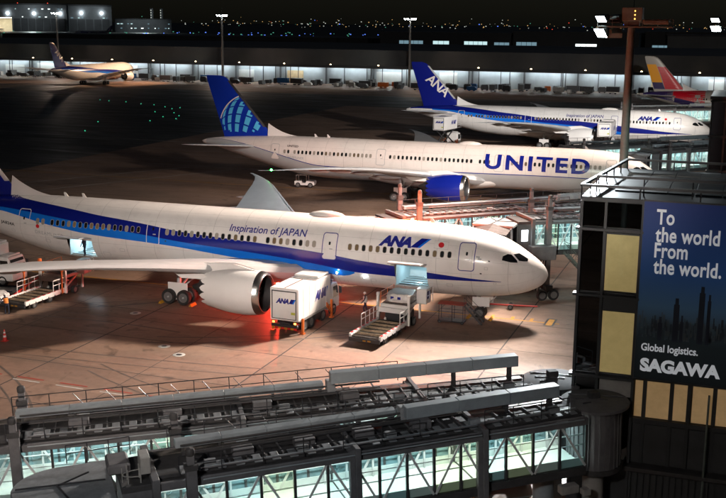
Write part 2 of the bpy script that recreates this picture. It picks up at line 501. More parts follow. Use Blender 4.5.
# ------------------------------------------------------------------ ground
g = MB().add([(-9000,-400,0),(6000,-400,0),(6000,14000,0),(-9000,14000,0)], [(0,1,2,3)]).build('ground', M['asphalt'])
tag(g, kind='structure')
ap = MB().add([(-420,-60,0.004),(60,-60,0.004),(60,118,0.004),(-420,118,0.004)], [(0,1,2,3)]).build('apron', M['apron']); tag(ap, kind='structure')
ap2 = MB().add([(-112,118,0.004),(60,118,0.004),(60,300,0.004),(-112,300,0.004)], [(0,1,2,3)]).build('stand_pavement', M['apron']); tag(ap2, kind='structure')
ap3 = MB().add([(-900,345,0.004),(300,345,0.004),(300,560,0.004),(-900,560,0.004)], [(0,1,2,3)]).build('cargo_apron', M['apron']); tag(ap3, kind='structure')
# slab joints of the near apron
jv = MB().add([(-0.055,-45,0.008),(0.055,-45,0.008),(0.055,117,0.008),(-0.055,117,0.008)], [(0,1,2,3)]).mesh('expansion_joint'); jv.materials.append(M['joint'])
for i in range(22):
    inst('expansion_joint', jv, ap, (-16.2 - 7.45*i, 0, 0), (0,0,0), (1 if i % 2 == 0 else 0.5,1,1))
ju = MB().add([(-420,-0.04,0.0075),(10,-0.04,0.0075),(10,0.04,0.0075),(-420,0.04,0.0075)], [(0,1,2,3)]).mesh('expansion_joint'); ju.materials.append(M['joint'])
for i in range(15):
    inst('expansion_joint', ju, ap, (0, 10 + 7.45*i, 0))
def strip(name, pts, w, m, z=0.012, parent=None, dash=None):
    b = MB()
    for (x0,y0),(x1,y1) in zip(pts[:-1], pts[1:]):
        d = Vector((x1-x0, y1-y0, 0)); Ld = d.length; d.normalize(); nrm = Vector((-d.y, d.x, 0))*w/2
        segs = [(0, Ld)]
        if dash:
            segs = []; t = 0
            while t < Ld: segs.append((t, min(t+dash[0], Ld))); t += dash[0]+dash[1]
        for a, c in segs:
            p = Vector((x0,y0,z))+d*a; q = Vector((x0,y0,z))+d*c
            b.add([p-nrm, q-nrm, q+nrm, p+nrm], [(0,1,2,3)])
    o = b.build(name, M[m], parent, fix=False)
    return tag(o, kind='structure') if parent is None else o
strip('stand_centre_line', [(-150,85.6),(-13.2,85.6)], 0.22, 'yellow_paint')
strip('stand_centre_line', [(-150,145.3),(-6,145.3)], 0.22, 'yellow_paint')
strip('stand_centre_line', [(-70,28),(-12,28)], 0.22, 'yellow_paint')
for i, x in enumerate((-18.9, -17.2, -15.6)):
    strip('stop_mark', [(x,85.75),(x,86.5)], 0.28, 'yellow_paint', 0.013)
sb = strip('stop_bar', [(-14.0,84.7),(-14.0,87.0)], 0.85, 'gunmetal', 0.013)
strip('stop_bar', [(-14.0,84.9),(-14.0,86.8)], 0.5, 'yellow_paint', 0.016)
strip('service_road_line', [(-130,60.2),(-22,58.2)], 0.18, 'line_red', 0.012, dash=(2.2,1.3))
strip('service_road_line', [(-130,59.7),(-22,57.7)], 0.14, 'line_white', 0.012, dash=(2.2,1.3))
strip('service_road_line', [(-22,58.0),(-8,57.2)], 0.18, 'line_red', 0.012, dash=(1.6,0.9))
strip('service_road_line', [(-14,48),(-10.2,55.0)], 0.16, 'line_white', 0.012)
strip('service_road_line', [(-20,44.3),(-9,52.2)], 0.16, 'line_white', 0.012)
strip('taxiway_line', [(-400,215),(-60,190)], 0.3, 'line_white', 0.012)
strip('taxiway_line', [(-110,120),(-88,160)], 0.2, 'line_white', 0.012)
strip('taxiway_line', [(-96,128),(-80,160)], 0.2, 'line_white', 0.012)
rt = random.Random(5)
for k in range(9):
    x0, y0 = rt.uniform(-75,-22), rt.uniform(60,72); a = rt.uniform(-0.5,0.5); cur = rt.uniform(-0.05,0.05); P = []
    for i in range(14):
        P.append((x0, y0)); x0 += 1.5*math.cos(a); y0 += 1.5*math.sin(a); a += cur
    for dd in (0, 1.6):
        strip('tyre_mark', [(x, y+dd) for x, y in P], rt.uniform(0.10,0.22), 'tyre_mark', 0.0092+0.0002*k, ap)
# inspection covers set in the apron
for k, (x, y) in enumerate(((-47.2,75.9),(-38.1,67.0),(-40.2,68.5))):
    pit = MB().lathe([(0.0,0.03),(0.42,0.03),(0.47,0.012)], 20).build('pit_cover', M['line_white'], smooth=True, loc=(x,y,0))
    MB().lathe([(0.0,0.036),(0.2,0.036),(0.22,0.03)], 16).build('lid', M['gunmetal'], pit)
    tag(pit, ['round pale pit cover in the apron left of the engine', 'round pale pit cover in the apron below the engine', 'dark rimmed pit cover beside the lower pale one'][k], 'pit cover')

# wheel chocks by the near jet's wheels
for k, (x, y, lb) in enumerate(((-20.7,84.9,'yellow chock behind the nose wheel'),(-18.8,84.9,'yellow chock before the nose wheel'),(-46.9,79.8,'yellow chock behind the near main wheels'),(-43.9,79.8,'yellow chock before the near main wheels'))):
    o = MB().extr([(-0.16,-0.45,0.012),(0.16,-0.45,0.012),(0.0,-0.45,0.24)], (0,0.9,0)).build('wheel_chock', M['yellow_paint'], loc=(x,y,0), bevel=0.01)
    tag(o, lb+' of the nearest jet', 'wheel chock', 'chocks under the nearest jet')
# ------------------------------------------------------------------ aircraft
class Plane:
    def __init__(s, L=62.8, plug=0.0, n=72, ds=0.5):
        s.L = L; s.n = n; s.ds = ds; s.plug = plug
        S = [0,0.12,0.4,1,2,3,4,5.5,7.5,10, L-22,L-17,L-13,L-9,L-5,L-2,L-0.3,L]
        s.top = pchip(S, [4.2,4.52,4.92,5.42,6.08,6.66,7.06,7.42,7.68,7.8, 7.8,7.78,7.70,7.55,7.30,7.0,6.65,6.5])
        s.bot = pchip(S, [4.05,3.72,3.34,2.92,2.50,2.25,2.09,1.96,1.89,1.87, 1.87,2.2,2.95,3.95,5.0,5.8,6.1,6.3])
        s.hw = pchip(S, [0.08,0.36,0.72,1.22,1.75,2.10,2.36,2.62,2.80,2.885, 2.885,2.80,2.5,2.05,1.4,0.75,0.3,0.1])
    def P(s, st, a, off=0.0, side=-1):
        """surface point at station st (m behind the nose), angle a (degrees, 0 = widest, 90 = crown); side -1 = starboard"""
        t = s.top(st); b = s.bot(st); w = s.hw(st); zc = (t+b)/2; hh = (t-b)/2
        ca, sa = math.cos(R(a)), math.sin(R(a))
        nx, nz = ca/max(w,0.01), sa/max(hh,0.01); l = math.hypot(nx, nz)
        return Vector((-st, side*(w*ca + off*nx/l), zc + hh*sa + off*nz/l))
    def az(s, st, z):
        t = s.top(st); b = s.bot(st)
        return math.degrees(math.asin(max(-0.999, min(0.999, (z-(t+b)/2)/((t-b)/2)))))

def build_fuselage(pl, root, m, openings=()):
    st = set([0,0.03,0.08,0.16,0.28,0.45,0.7,1.0])
    x = 1.0
    while x < pl.L-0.6:
        x += pl.ds if (x < 12 or x > pl.L-22) else pl.ds*2
        st.add(round(min(x, pl.L-0.3), 3))
    st.add(pl.L-0.15); st.add(pl.L)
    for (s0,s1,a0,a1) in openings:
        st = {q for q in st if not (abs(q-s0) < 0.2 or abs(q-s1) < 0.2)}
        st.add(s0); st.add(s1)
    st = sorted(st)
    n = pl.n; rows = []
    for q in st:
        r = []
        for k in range(n):
            a = 360.0*k/n - 90
            side = -1
            p = pl.P(q, a, 0, -1)
            r.append(p)
        rows.append(r)
    b = MB()
    vs_ = [p for r in rows for p in r]; fs_ = []
    for i in range(len(st)-1):
        mid = (st[i]+st[i+1])/2
        for k in range(n):
            am = 360.0*(k+0.5)/n - 90
            if any(s0 < mid < s1 and a0 < am < a1 for (s0,s1,a0,a1) in openings): continue
            fs_.append((i*n+k, i*n+(k+1)%n, (i+1)*n+(k+1)%n, (i+1)*n+k))
    fs_.append(tuple(range(n))); fs_.append(tuple(len(vs_)-n+k for k in range(n)))
    b.add(vs_, fs_)
    return b.build('fuselage', m, root, smooth=True)

def decal(pl, root, name, m, verts, faces, off=0.012, side=-1):
    """verts given as (station, angle)"""
    b = MB().add([pl.P(s_, a_, off, side) for s_, a_ in verts], faces)
    return b.build(name, m, root, smooth=True, fix=False)

def band(pl, root, name, m, lo, hi, s0, s1, off=0.012, step=0.5, rows=8, side=-1):
    vs_ = []; fs_ = []; n = max(2, int((s1-s0)/step)); cols = rows+1
    for i in range(n+1):
        q = s0 + (s1-s0)*i/n; a, c = lo(q), hi(q)
        for k in range(cols): vs_.append((q, a+(c-a)*k/rows))
    for i in range(n):
        for k in range(rows): fs_.append((i*cols+k, i*cols+k+1, (i+1)*cols+k+1, (i+1)*cols+k))
    return decal(pl, root, name, m, vs_, fs_, off, side)

def fus_text(pl, root, name, m, txt, size, s_start, a_base, slope=0.0, off=0.016, **kw):
    vs_, fs_ = text2d(txt, size, **kw)
    r = 2.93
    return decal(pl, root, name, m, [(s_start - x, a_base + math.degrees(y/r) + slope*x) for x, y in vs_], fs_, off)

def poly_patch(pl, root, name, m, pts, off=0.014, side=-1, sub=2):
    """small polygon patch: pts are (station, angle), fan from centre"""
    n = len(pts); cxs = sum(p[0] for p in pts)/n; cas = sum(p[1] for p in pts)/n
    vs_ = [(cxs, cas)]; fs_ = []
    for k in range(1, sub+1):
        for p in pts: vs_.append((cxs+(p[0]-cxs)*k/sub, cas+(p[1]-cas)*k/sub))
    for i in range(n): fs_.append((0, 1+i, 1+(i+1)%n))
    for k in range(1, sub):
        o1 = 1+(k-1)*n; o2 = 1+k*n
        for i in range(n): fs_.append((o1+i, o2+i, o2+(i+1)%n, o1+(i+1)%n))
    return decal(pl, root, name, m, vs_, fs_, off, side)

def rrect(cx, cz, w, h, r, n=3):
    pts = []
    for qx, qz, a0 in ((1,1,0),(-1,1,90),(-1,-1,180),(1,-1,270)):
        for k in range(n+1):
            t = R(a0+90*k/n)
            pts.append((cx+qx*(w/2-r)+r*math.cos(t), cz+qz*(h/2-r)+r*math.sin(t)))
    return pts

def door(pl, root, st, m_panel, m_line, side=-1, w=1.28, z0=4.55, z1=6.70):
    zc = (z0+z1)/2
    pts = rrect(st, zc, w, z1-z0, 0.2)
    d = poly_patch(pl, root, 'cabin_door', m_panel, [(a, pl.az(a, z)) for a, z in pts], 0.018, side, 4) if m_panel else None
    out = rrect(st, zc, w+0.06, z1-z0+0.06, 0.22); inn = rrect(st, zc, w-0.07, z1-z0-0.07, 0.17); n = len(out)
    # refine long sides
    def ref(P):
        o = []
        for i in range(len(P)):
            p, q = P[i], P[(i+1)%len(P)]
            for k in range(4): o.append((lerp(p[0],q[0],k/4), lerp(p[1],q[1],k/4)))
        return o
    out = ref(out); inn = ref(inn); n = len(out)
    vs_ = [(a, pl.az(a, z)) for a, z in out+inn]
    fr = decal(pl, d or root, 'door_outline', m_line, vs_, [(i,(i+1)%n,n+(i+1)%n,n+i) for i in range(n)], 0.024, side)
    par = d or root
    pw = rrect(st, 5.9, 0.17, 0.27, 0.06)
    poly_patch(pl, par, 'door_window', M['window_dark'], [(a, pl.az(a,z)) for a,z in pw], 0.026, side, 1)
    hd = rrect(st-0.15, 5.45, 0.30, 0.09, 0.03)
    poly_patch(pl, par, 'door_handle', M['aircraft_grey'], [(a, pl.az(a,z)) for a,z in hd], 0.027, side, 1)
    return d

def windows(pl, root, spans, zc=5.74, pitch=0.612, side=-1, n=3, w=0.29, h=0.47, skip=()):
    vr = []; fr = []; WD = [([], []), ([], []), ([], [])]; rw = random.Random(int(pl.L*10+zc))
    for s0, s1 in spans:
        k = int((s1-s0)/pitch)
        for i in range(k+1):
            st = s0 + pitch*i
            if any(abs(st-q) < 0.3 for q in skip): continue
            vd, fd = WD[rw.choice((0,0,0,0,1,1,2))]
            for (V, Fc, ww, hh_) in ((vr, fr, w+0.08, h+0.08), (vd, fd, w, h)):
                pts = rrect(st, zc, ww, hh_, ww*0.42, n); b0 = len(V)
                V += [(a, pl.az(a, z)) for a, z in pts]
                Fc.append(tuple(range(b0, len(V))))
    o = decal(pl, root, 'window_surrounds', M['window_rim'], vr, fr, 0.020, side); tag(o, kind='stuff')
    for (vd, fd), mm in zip(WD, ('window_dark','window_shade','window_glow')):
        if vd:
            o = decal(pl, root, 'cabin_windows', M[mm], vd, fd, 0.028, side); tag(o, kind='stuff')

def airfoil(n=12):
    up = []; lo = []
    for i in range(n+1):
        x = (1-math.cos(PI*i/n))/2
        t = 5*(0.2969*math.sqrt(x)-0.1260*x-0.3516*x*x+0.2843*x**3-0.1015*x**4)
        up.append((x, t)); lo.append((x, -t*0.75))
    return up[::-1] + lo[1:-1]
def loft_wing(name, m, root, secs, n=12, vertical=False, mirror=False):
    """secs: (t, station of leading edge, chord, z, thickness ratio)"""
    af = airfoil(n); rows = []
    sg = 1 if mirror else -1
    for (t, sl_, c, z, th) in secs:
        r = []
        for x, y in af:
            if vertical: r.append(Vector((-(sl_+x*c), y*c*th, t)))
            else: r.append(Vector((-(sl_+x*c), sg*t, z + y*c*th)))
        rows.append(r)
    b = MB().grid(rows, close=True)
    k = len(af); nv = len(b.v)
    b.f.append(tuple(range(k))); b.f.append(tuple(range(nv-k, nv)))
    return b.build(name, m, root, smooth=True, ang=60)

WZ = pchip([1.5,2.9,11,18,24,30.1], [2.85,3.15,4.75,5.95,6.55,6.85])
WZP = pchip([1.5,2.9,11,18,24,30.1], [2.85,3.15,4.35,5.15,5.85,6.45])
def wing_secs(s0, zf=None):
    T = [1.5, 2.9, 6, 9.9, 14, 18, 22, 25, 27, 28.6, 29.6, 30.05]
    out = []
    for t in T:
        le = s0 + 0.70*(t-2.9)
        if t > 25: le += 0.055*(t-25)**2
        if t < 9.9: te = s0 + 13.2 + 0.12*(t-2.9)
        else: te = s0 + 13.2 + 0.12*7 + 0.27*(t-9.9)
        if t > 25: te += 0.03*(t-25)**2
        c = max(0.45, te-le)
        z = (zf or WZ)(t)
        out.append((t, le, c, z, lerp(0.145, 0.09, min(1, t/22))))
    return out

def engine(pl, root, s0, y, z, m_cowl, chev=True, n=40, detail=True, name='engine'):
    e = bpy.data.objects.new(name, None); e.location = (-s0, y, z); e.scale = (0.88,1,1); link(e, root); e.empty_display_size = 0.3
    prof = [(1.46,0.0),(1.60,-0.10),(1.70,-0.30),(1.80,-0.8),(1.86,-1.6),(1.86,-2.6),(1.78,-3.6),(1.62,-4.6),(1.47,-5.4)]
    MB().lathe([(1.40,-0.12),(1.46,0.02),(1.53,0.03),(1.62,-0.08),(1.70,-0.28),(1.765,-0.56)], n, 'x').build('inlet_lip', M['metal'], e, smooth=True)
    MB().lathe([(1.768,-0.56)]+prof[3:], n, 'x').build('cowl', m_cowl, e, smooth=True)
    MB().lathe([(1.40,-0.12),(1.36,-0.4),(1.40,-1.0),(1.42,-1.6)], n, 'x').build('inlet_duct', M['dark_metal'], e, smooth=True)
    MB().lathe([(1.42,-1.55),(0.3,-1.6),(0.0,-1.6)], n, 'x').build('fan_back', M['gunmetal'], e)
    b = MB()
    for k in range(20):
        t0 = 2*PI*k/20
        rows = []
        for r in (0.35, 0.9, 1.40):
            tw = 0.24*r; 
            rows.append([Vector((-1.2+ (0.10 if j else -0.10), r*math.cos(t0+(tw/r*0.5)*(1 if j else -1)), r*math.sin(t0+(tw/r*0.5)*(1 if j else -1)))) for j in (0,1)])
        b.grid(rows)
    b.build('fan_blades', M['dark_metal'], e, fix=False)
    MB().lathe([(0.0,-0.7),(0.12,-0.78),(0.26,-1.0),(0.36,-1.3)], 20, 'x').build('spinner', M['gunmetal'], e, smooth=True)
    if chev:
        b = MB(); nc = 14
        for k in range(nc):
            t0, t1, tm = 2*PI*k/nc, 2*PI*(k+1)/nc, 2*PI*(k+0.5)/nc
            pts = []
            for t, x, r in ((t0,-5.38,1.475),(tm,-5.38,1.475),(t1,-5.38,1.475),(lerp(t0,t1,.8),-5.75,1.42),(tm,-5.95,1.39),(lerp(t0,t1,.2),-5.75,1.42)):
                pts.append((x, r*math.cos(t), r*math.sin(t)))
            b.add(pts, [(0,1,4,5),(1,2,3,4)])
        b.build('chevrons', m_cowl, e, fix=False)
    MB().lathe([(1.40,-5.35),(1.20,-4.6),(0.95,-4.6)], n, 'x').build('fan_duct', M['gunmetal'], e, smooth=True)
    MB().lathe([(1.02,-4.5),(0.95,-5.4),(0.74,-6.5),(0.66,-6.5),(0.6,-5.5)], n, 'x').build('core_nozzle', M['dark_metal'], e, smooth=True)
    MB().lathe([(0.5,-5.6),(0.45,-6.6),(0.22,-7.3),(0.0,-7.55)], 20, 'x').build('exhaust_cone', M['dark_metal'], e, smooth=True)
    b = MB()
    prof2 = [(-1.3,1.80),(-3.2,2.15),(-6.5,1.9),(-9.5,1.3),(-8.5,0.75),(-6.2,0.8),(-4.6,1.3)]
    b.add([(x,-0.24,zz) for x,zz in prof2]+[(x,0.24,zz) for x,zz in prof2], [tuple(range(7)), tuple(range(13,6,-1))]+[(i,(i+1)%7,7+(i+1)%7,7+i) for i in range(7)])
    b.build('pylon', M['aircraft_white'], e, bevel=0.08)
    return e

def wheel_mesh(r, w):
    b = MB().lathe([(r*0.62,-w/2*0.8),(r*0.9,-w/2),(r,-w*0.28),(r,w*0.28),(r*0.9,w/2),(r*0.62,w/2*0.8)], 22, 'y')
    me = b.mesh('tyre', True); me.materials.append(M['rubber'])
    c = MB().lathe([(0.0,-w/2*0.55),(r*0.3,-w/2*0.75),(r*0.55,-w/2*0.6),(r*0.63,-w/2*0.82),(r*0.63,w/2*0.82),(r*0.55,w/2*0.6),(r*0.3,w/2*0.75),(0,w/2*0.55)], 16, 'y')
    mc = c.mesh('rim', True); mc.materials.append(M['rim_grey'])
    return me, mc
WH = wheel_mesh(0.66, 0.48); WN = wheel_mesh(0.5, 0.36)

def put_wheel(w, root, loc, name='wheel'):
    t = inst(name, w[0], root, loc)
    inst('rim', w[1], t)
    return t

def gear(pl, root, s_nose, s_main, track=4.9):
    b = MB()
    b.tube((-s_nose,0,0.5),(-s_nose-0.15,0,2.2),0.11,10).tube((-s_nose,-0.42,0.5),(-s_nose,0.42,0.5),0.07,8)
    b.beam((-s_nose+0.3,0,0.9),(-s_nose+1.6,0,2.3),0.09)
    b.beam((-s_nose-0.12,-0.25,1.5),(-s_nose-0.12,0.25,1.5),0.14,0.2)
    ng = b.build('nose_gear', M['aircraft_grey'], root, smooth=True)
    for y in (-0.33, 0.33): put_wheel(WN, ng, (-s_nose,y,0.5))
    for sd in (-1,1):
        d = MB().box(-s_nose-0.55,-s_nose+0.9,sd*0.72-0.025,sd*0.72+0.025,1.18,1.95).build('gear_door', M['aircraft_white'], ng, bevel=0.01)
        b = MB()
        y = sd*track
        b.tube((-s_main,y,0.75),(-s_main-0.1,y*0.96,3.0),0.2,12).beam((-s_main-0.75,y,0.66),(-s_main+0.75,y,0.66),0.2,0.26)
        b.beam((-s_main,y,1.2),(-s_main,y*0.5,2.4),0.14).beam((-s_main+0.1,y,1.3),(-s_main+1.9,y*0.85,2.8),0.12)
        for dx in (-0.73,0.73): b.tube((-s_main+dx,y-0.75,0.66),(-s_main+dx,y+0.75,0.66),0.08,8)
        mg = b.build('main_gear', M['aircraft_grey'], root, smooth=True)
        for dx in (-0.73,0.73):
            for dy in (-0.52,0.52): put_wheel(WH, mg, (-s_main+dx,y+dy,0.66))
        MB().beam((-s_main-0.9,y-sd*-0.35,1.15),(-s_main-0.9+1.9,y+sd*0.35,1.15),0.04,1.5).build('gear_door', M['aircraft_white'], mg)

ANA_HI = pchip([3.3,6.64,9.42,12.33,15.22,18.81,22.04,25.35,28.73,32.2,35.4,38,40.7,43,45.2,47.6,50,51.5], [-19,-16.2,-13,-7,-2.8,4.5,9,13,16.2,20.2,27.5,33,38,44,50,57,68,90])
ANA_MD = pchip([3.3,5.83,9.46,12.4,15.3,18.85,22,25.3,28.7,32.1,35.2,40.4,44.8,49.3,51.6], [-19.6,-22,-24.8,-26,-25,-16.5,-10,-5,-1,2.8,8.5,17,25.5,31.7,33.5])
ANA_LO = pchip([15.6,16.75,18.1,20.8,24.5,29.2,32.2,35.2,40.4,44.6,49.1,51.4], [-25.5,-34.5,-33.5,-29,-21,-12.5,-7,-3.5,1.1,7.6,17.8,24])

def fin(pl, root, m, s_off=0.0, m_le=None):
    L = pl.L
    # vertical tail: leading edge from dorsal start to tip
    secs = [(7.0,L-12.2,8.4,0,0.10),(8.2,L-11.2,7.75,0,0.10),(11,L-8.75,6.2,0,0.10),(14,L-6.1,4.55,0,0.10),(15.4,L-4.85,3.75,0,0.095),(16.0,L-4.1,3.15,0,0.09),(16.25,L-3.3,2.25,0,0.06)]
    f = loft_wing('vertical_fin', m, root, secs, 12, vertical=True)
    # dorsal fillet
    b = MB(); rows = []
    for k in range(9):
        t = k/8; st = L-16.6+5.6*t; hgt = 7.72 + 1.75*t**2.2
        w = 0.06+0.30*t
        zb = pl.top(st)-0.15
        rows.append([Vector((-st,-w,zb)),Vector((-st,-w*0.45,lerp(zb,hgt,0.7))),Vector((-st,0,hgt)),Vector((-st,w*0.45,lerp(zb,hgt,0.7))),Vector((-st,w,zb))])
    b.grid(rows)
    b.build('dorsal_fillet', M['aircraft_white'], root, smooth=True)
    if m_le:
        rows = []
        for z, sl_, c in ((8.9,L-10.6,7.35),(11,L-8.75,6.2),(14,L-6.1,4.55),(15.5,L-4.78,3.7)):
            w = 0.33*c/7
            rows.append([Vector((-(sl_+0.34),-w*0.72,z)),Vector((-(sl_+0.1),-w*0.5,z)),Vector((-(sl_-0.03),0,z)),Vector((-(sl_+0.1),w*0.5,z)),Vector((-(sl_+0.34),w*0.72,z))])
        MB().grid(rows).build('fin_leading_edge', m_le, f, smooth=True)
    return f

def tailplane(pl, root):
    L = pl.L
    for mir in (False, True):
        secs = [(0.6,L-10.6,6.6,6.05,0.10),(2,L-9.6,5.9,6.15,0.10),(6,L-6.7,4.1,6.55,0.09),(9,L-4.5,2.7,6.85,0.09),(9.7,L-3.7,1.9,6.92,0.08),(9.95,L-3.1,1.2,6.95,0.06)]
        loft_wing('tailplane', M['wing_grey'], root, secs, 10, mirror=mir)

def wings(pl, root, s0, m):
    for mir in (False, True):
        sg = 1 if mir else -1
        sec = wing_secs(s0, WZP if mir else WZ)
        w = loft_wing('wing', m, root, sec, 12, mirror=mir)
        b = MB()   # bare metal slat edge
        rows = []
        for (t, le, c, z, th) in sec[1:10]:
            e = 0.05*c+0.12; h = th*c*0.36
            rows.append([Vector((-(le+e),sg*t,z+h*1.18)),Vector((-(le+e*0.3),sg*t,z+h*0.78)),Vector((-(le-0.02),sg*t,z)),Vector((-(le+e*0.3),sg*t,z-h*0.62)),Vector((-(le+e),sg*t,z-h*0.95))])
        MB().grid(rows).build('slat', M['aircraft_grey'], w, smooth=True, fix=False)
        for t, ln in ((6.3,5.2),(12.4,4.4),(16.8,3.8),(21.0,3.2)):   # flap track fairings
            le = s0+0.70*(t-2.9); te = (s0+13.2+0.12*(t-2.9)) if t < 9.9 else (s0+14.04+0.27*(t-9.9)); z = (WZP if mir else WZ)(t)
            MB().lathe([(0,0),(0.18,-0.5),(0.30,-1.5),(0.27,-ln*0.6),(0,-ln)], 12, 'x', c=(-(te-ln*0.62), sg*t, z-0.42)).build('flap_fairing', M['wing_grey'], w, smooth=True)
    rows = []
    for k in range(15):   # belly fairing
        q = k/14; st = s0-3.2+21.5*q; e = math.sin(PI*min(1, max(0, q)))**0.55
        r = []
        for j in range(17):
            a = R(-180+180*j/16)
            r.append(Vector((-st, (2.55+0.75*e)*math.cos(a)*(0.55+0.45*e), 3.05+ (1.55+0.2*e)*(0.3+0.7*e)*math.sin(a))))
        rows.append(r)
    MB().grid(rows).build('belly_fairing', M['aircraft_white'] if m else m, root, smooth=True)

def small_bits(pl, root, stations):
    for st in stations:
        b = MB(); zt = pl.top(st)-0.03
        b.extr([(-st,-0.02,zt),(-st-0.45,-0.02,zt),(-st-0.55,-0.02,zt+0.42),(-st-0.35,-0.02,zt+0.42)], (0,0.04,0))
        b.build('blade_antenna', M['aircraft_white'], root)

def cockpit(pl, root, side):
    for pts in ([(3.42,25),(3.38,34),(3.05,42),(2.75,44.5),(2.28,36),(2.22,31),(2.73,26)], [(2.62,47.5),(2.23,59),(1.87,58.5),(1.52,57),(1.50,47),(1.8,41),(2.12,37.5)]):
        poly_patch(pl, root, 'cockpit_window', M['black_gloss'], pts, 0.03, side, 7)

def satcom(pl, root, st, ln=4.0, m='aircraft_white'):
    rows = []
    for k in range(9):
        t = k/8; e = math.sin(PI*t)**0.6
        rows.append([Vector((-(st+ln*t), 0.62*e*math.cos(R(180-20*j)), pl.top(st)-0.05+0.42*e*math.sin(R(180-20*j)))) for j in range(10)])
    MB().grid(rows).build('antenna_fairing', M[m], root, smooth=True)

def ana_livery(pl, root, lod=0, off=0.0):
    band(pl, root, 'dark_blue_stripe', M['ana_dark'], lambda q: ANA_MD(q-off) , lambda q: ANA_HI(q-off), 3.4, pl.L-1.0, 0.010)
    band(pl, root, 'dark_blue_stripe', M['ana_dark'], lambda q: max(60, 90-(q-51)*8) if q < 52 else 60, lambda q: 90, 51.4+off, pl.L-1.0, 0.011, side=1)
    band(pl, root, 'light_blue_stripe', M['ana_light'], lambda q: ANA_LO(q-off), lambda q: ANA_MD(q-off), 15.8+off, pl.L-6.0, 0.011)

def flag(pl, root, s0=8.95, w=1.15, a0=27.0, a1=40.5):
    f = band(pl, root, 'flag', M['white_paint'], lambda q: a0, lambda q: a1, s0-w, s0, 0.014, 0.3, 3)
    cxs, ca = s0-w/2, (a0+a1)/2
    poly_patch(pl, f, 'red_disc', M['flag_red'], [(cxs+0.24*math.cos(R(20*k)), ca+math.degrees(0.24/2.93)*math.sin(R(20*k))) for k in range(18)], 0.02, -1, 2)
    o = rrect(cxs, ca, w+0.02, a1-a0, 0.02, 1); i = rrect(cxs, ca, w-0.04, a1-a0-0.9, 0.02, 1); n = len(o)
    decal(pl, f, 'flag_edge', M['aircraft_grey'], o+i, [(k,(k+1)%n,n+(k+1)%n,n+k) for k in range(n)], 0.019)

def slash_logo(pl, root, s0, a0, a1, w=0.62, lean=0.95):
    for nm, m, x0, x1 in (('logo_bar','ana_dark',0,w),('logo_bar','ana_light',w,w+0.22)):
        vs_ = []; fs_ = []; n = 8
        for k in range(n+1):
            t = k/n
            vs_ += [(s0-x0-lean*t, lerp(a0,a1,t)), (s0-x1-lean*t, lerp(a0,a1,t))]
        for k in range(n): fs_.append((2*k,2*k+1,2*k+3,2*k+2))
        decal(pl, root, nm, M[m], vs_, fs_, 0.016)

def fin_text(pl, root, par):
    # white letters running down the fin
    L = pl.L
    vs_, fs_ = text2d('ANA', 2.7, bold=0.05, shear=0.1, space=0.92, step=0)
    th = R(-38)
    b = MB()
    def hw(z, st):
        le = lerp(L-11.2, L-4.3, (z-8.2)/7.8); c = lerp(7.75, 3.5, (z-8.2)/7.8); x = min(0.99, max(0.02, (st-le)/c))
        return c*0.10*5*(0.2969*math.sqrt(x)-0.1260*x-0.3516*x*x+0.2843*x**3-0.1015*x**4)
    P = []
    for x, y in vs_:
        xx = x*math.cos(th)-y*math.sin(th); zz = x*math.sin(th)+y*math.cos(th)
        st = L-4.0 - xx; z = 12.6+zz
        P.append((-st, -hw(z, st)-0.02, z))
    b.add(P, fs_).build('fin_lettering', M['white_paint'], par, fix=False)

def aircraft(name, label, loc, livery, L=62.8, plug=0.0, rz=0.0, cat='airplane', openings=(), n=72, ds=0.5, lod=0, s_wing=20.2):
    pl = Plane(L, plug, n, ds)
    root = thing(name, label, cat, loc, rz)
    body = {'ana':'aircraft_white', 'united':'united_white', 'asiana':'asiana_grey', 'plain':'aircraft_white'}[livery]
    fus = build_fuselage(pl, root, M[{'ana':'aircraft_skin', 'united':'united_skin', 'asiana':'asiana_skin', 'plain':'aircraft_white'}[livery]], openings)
    s0 = s_wing
    wings(pl, root, s0, M['wing_grey'])
    tailplane(pl, root)
    mcowl = {'ana':'aircraft_white', 'united':'united_engine', 'asiana':'aircraft_white', 'plain':'aircraft_white'}[livery]
    for sd in (-1, 1):
        engine(pl, root, s0+0.4, sd*9.85, 3.0, M[mcowl], n=40 if lod == 0 else 20)
    gear(pl, root, 5.5, s0+11.0)
    for sd in (-1, 1):
        cockpit(pl, root, sd)
    dstat = [6.2, 18.0+plug, 34.9+plug, 48.8+plug*1.8]
    if lod < 2:
        m_line = {'ana':'ana_text','united':'aircraft_grey','asiana':'aircraft_grey','plain':'aircraft_grey'}[livery]
        for sd in (-1,):
            for st in dstat: 
                door(pl, root, st, None if (livery == 'ana' and st > 30) else M[body], M['white_paint'] if (livery == 'ana' and st > 30) else M[m_line], sd)
            windows(pl, root, [(7.6,dstat[1]-1.3),(dstat[1]+1.4,dstat[2]-1.2),(dstat[2]+1.5,dstat[3]-3.0),(dstat[3]-2.2,dstat[3]-1.2)], side=sd, n=3 if lod == 0 else 2, skip=(24.2,) )
        small_bits(pl, root, (9.5, dstat[2]+10.6, dstat[2]+8.6) if lod == 0 else (9.5,))
        satcom(pl, root, 17.5 if livery == 'ana' else 24, 3.6, body)
    return root, pl, fus

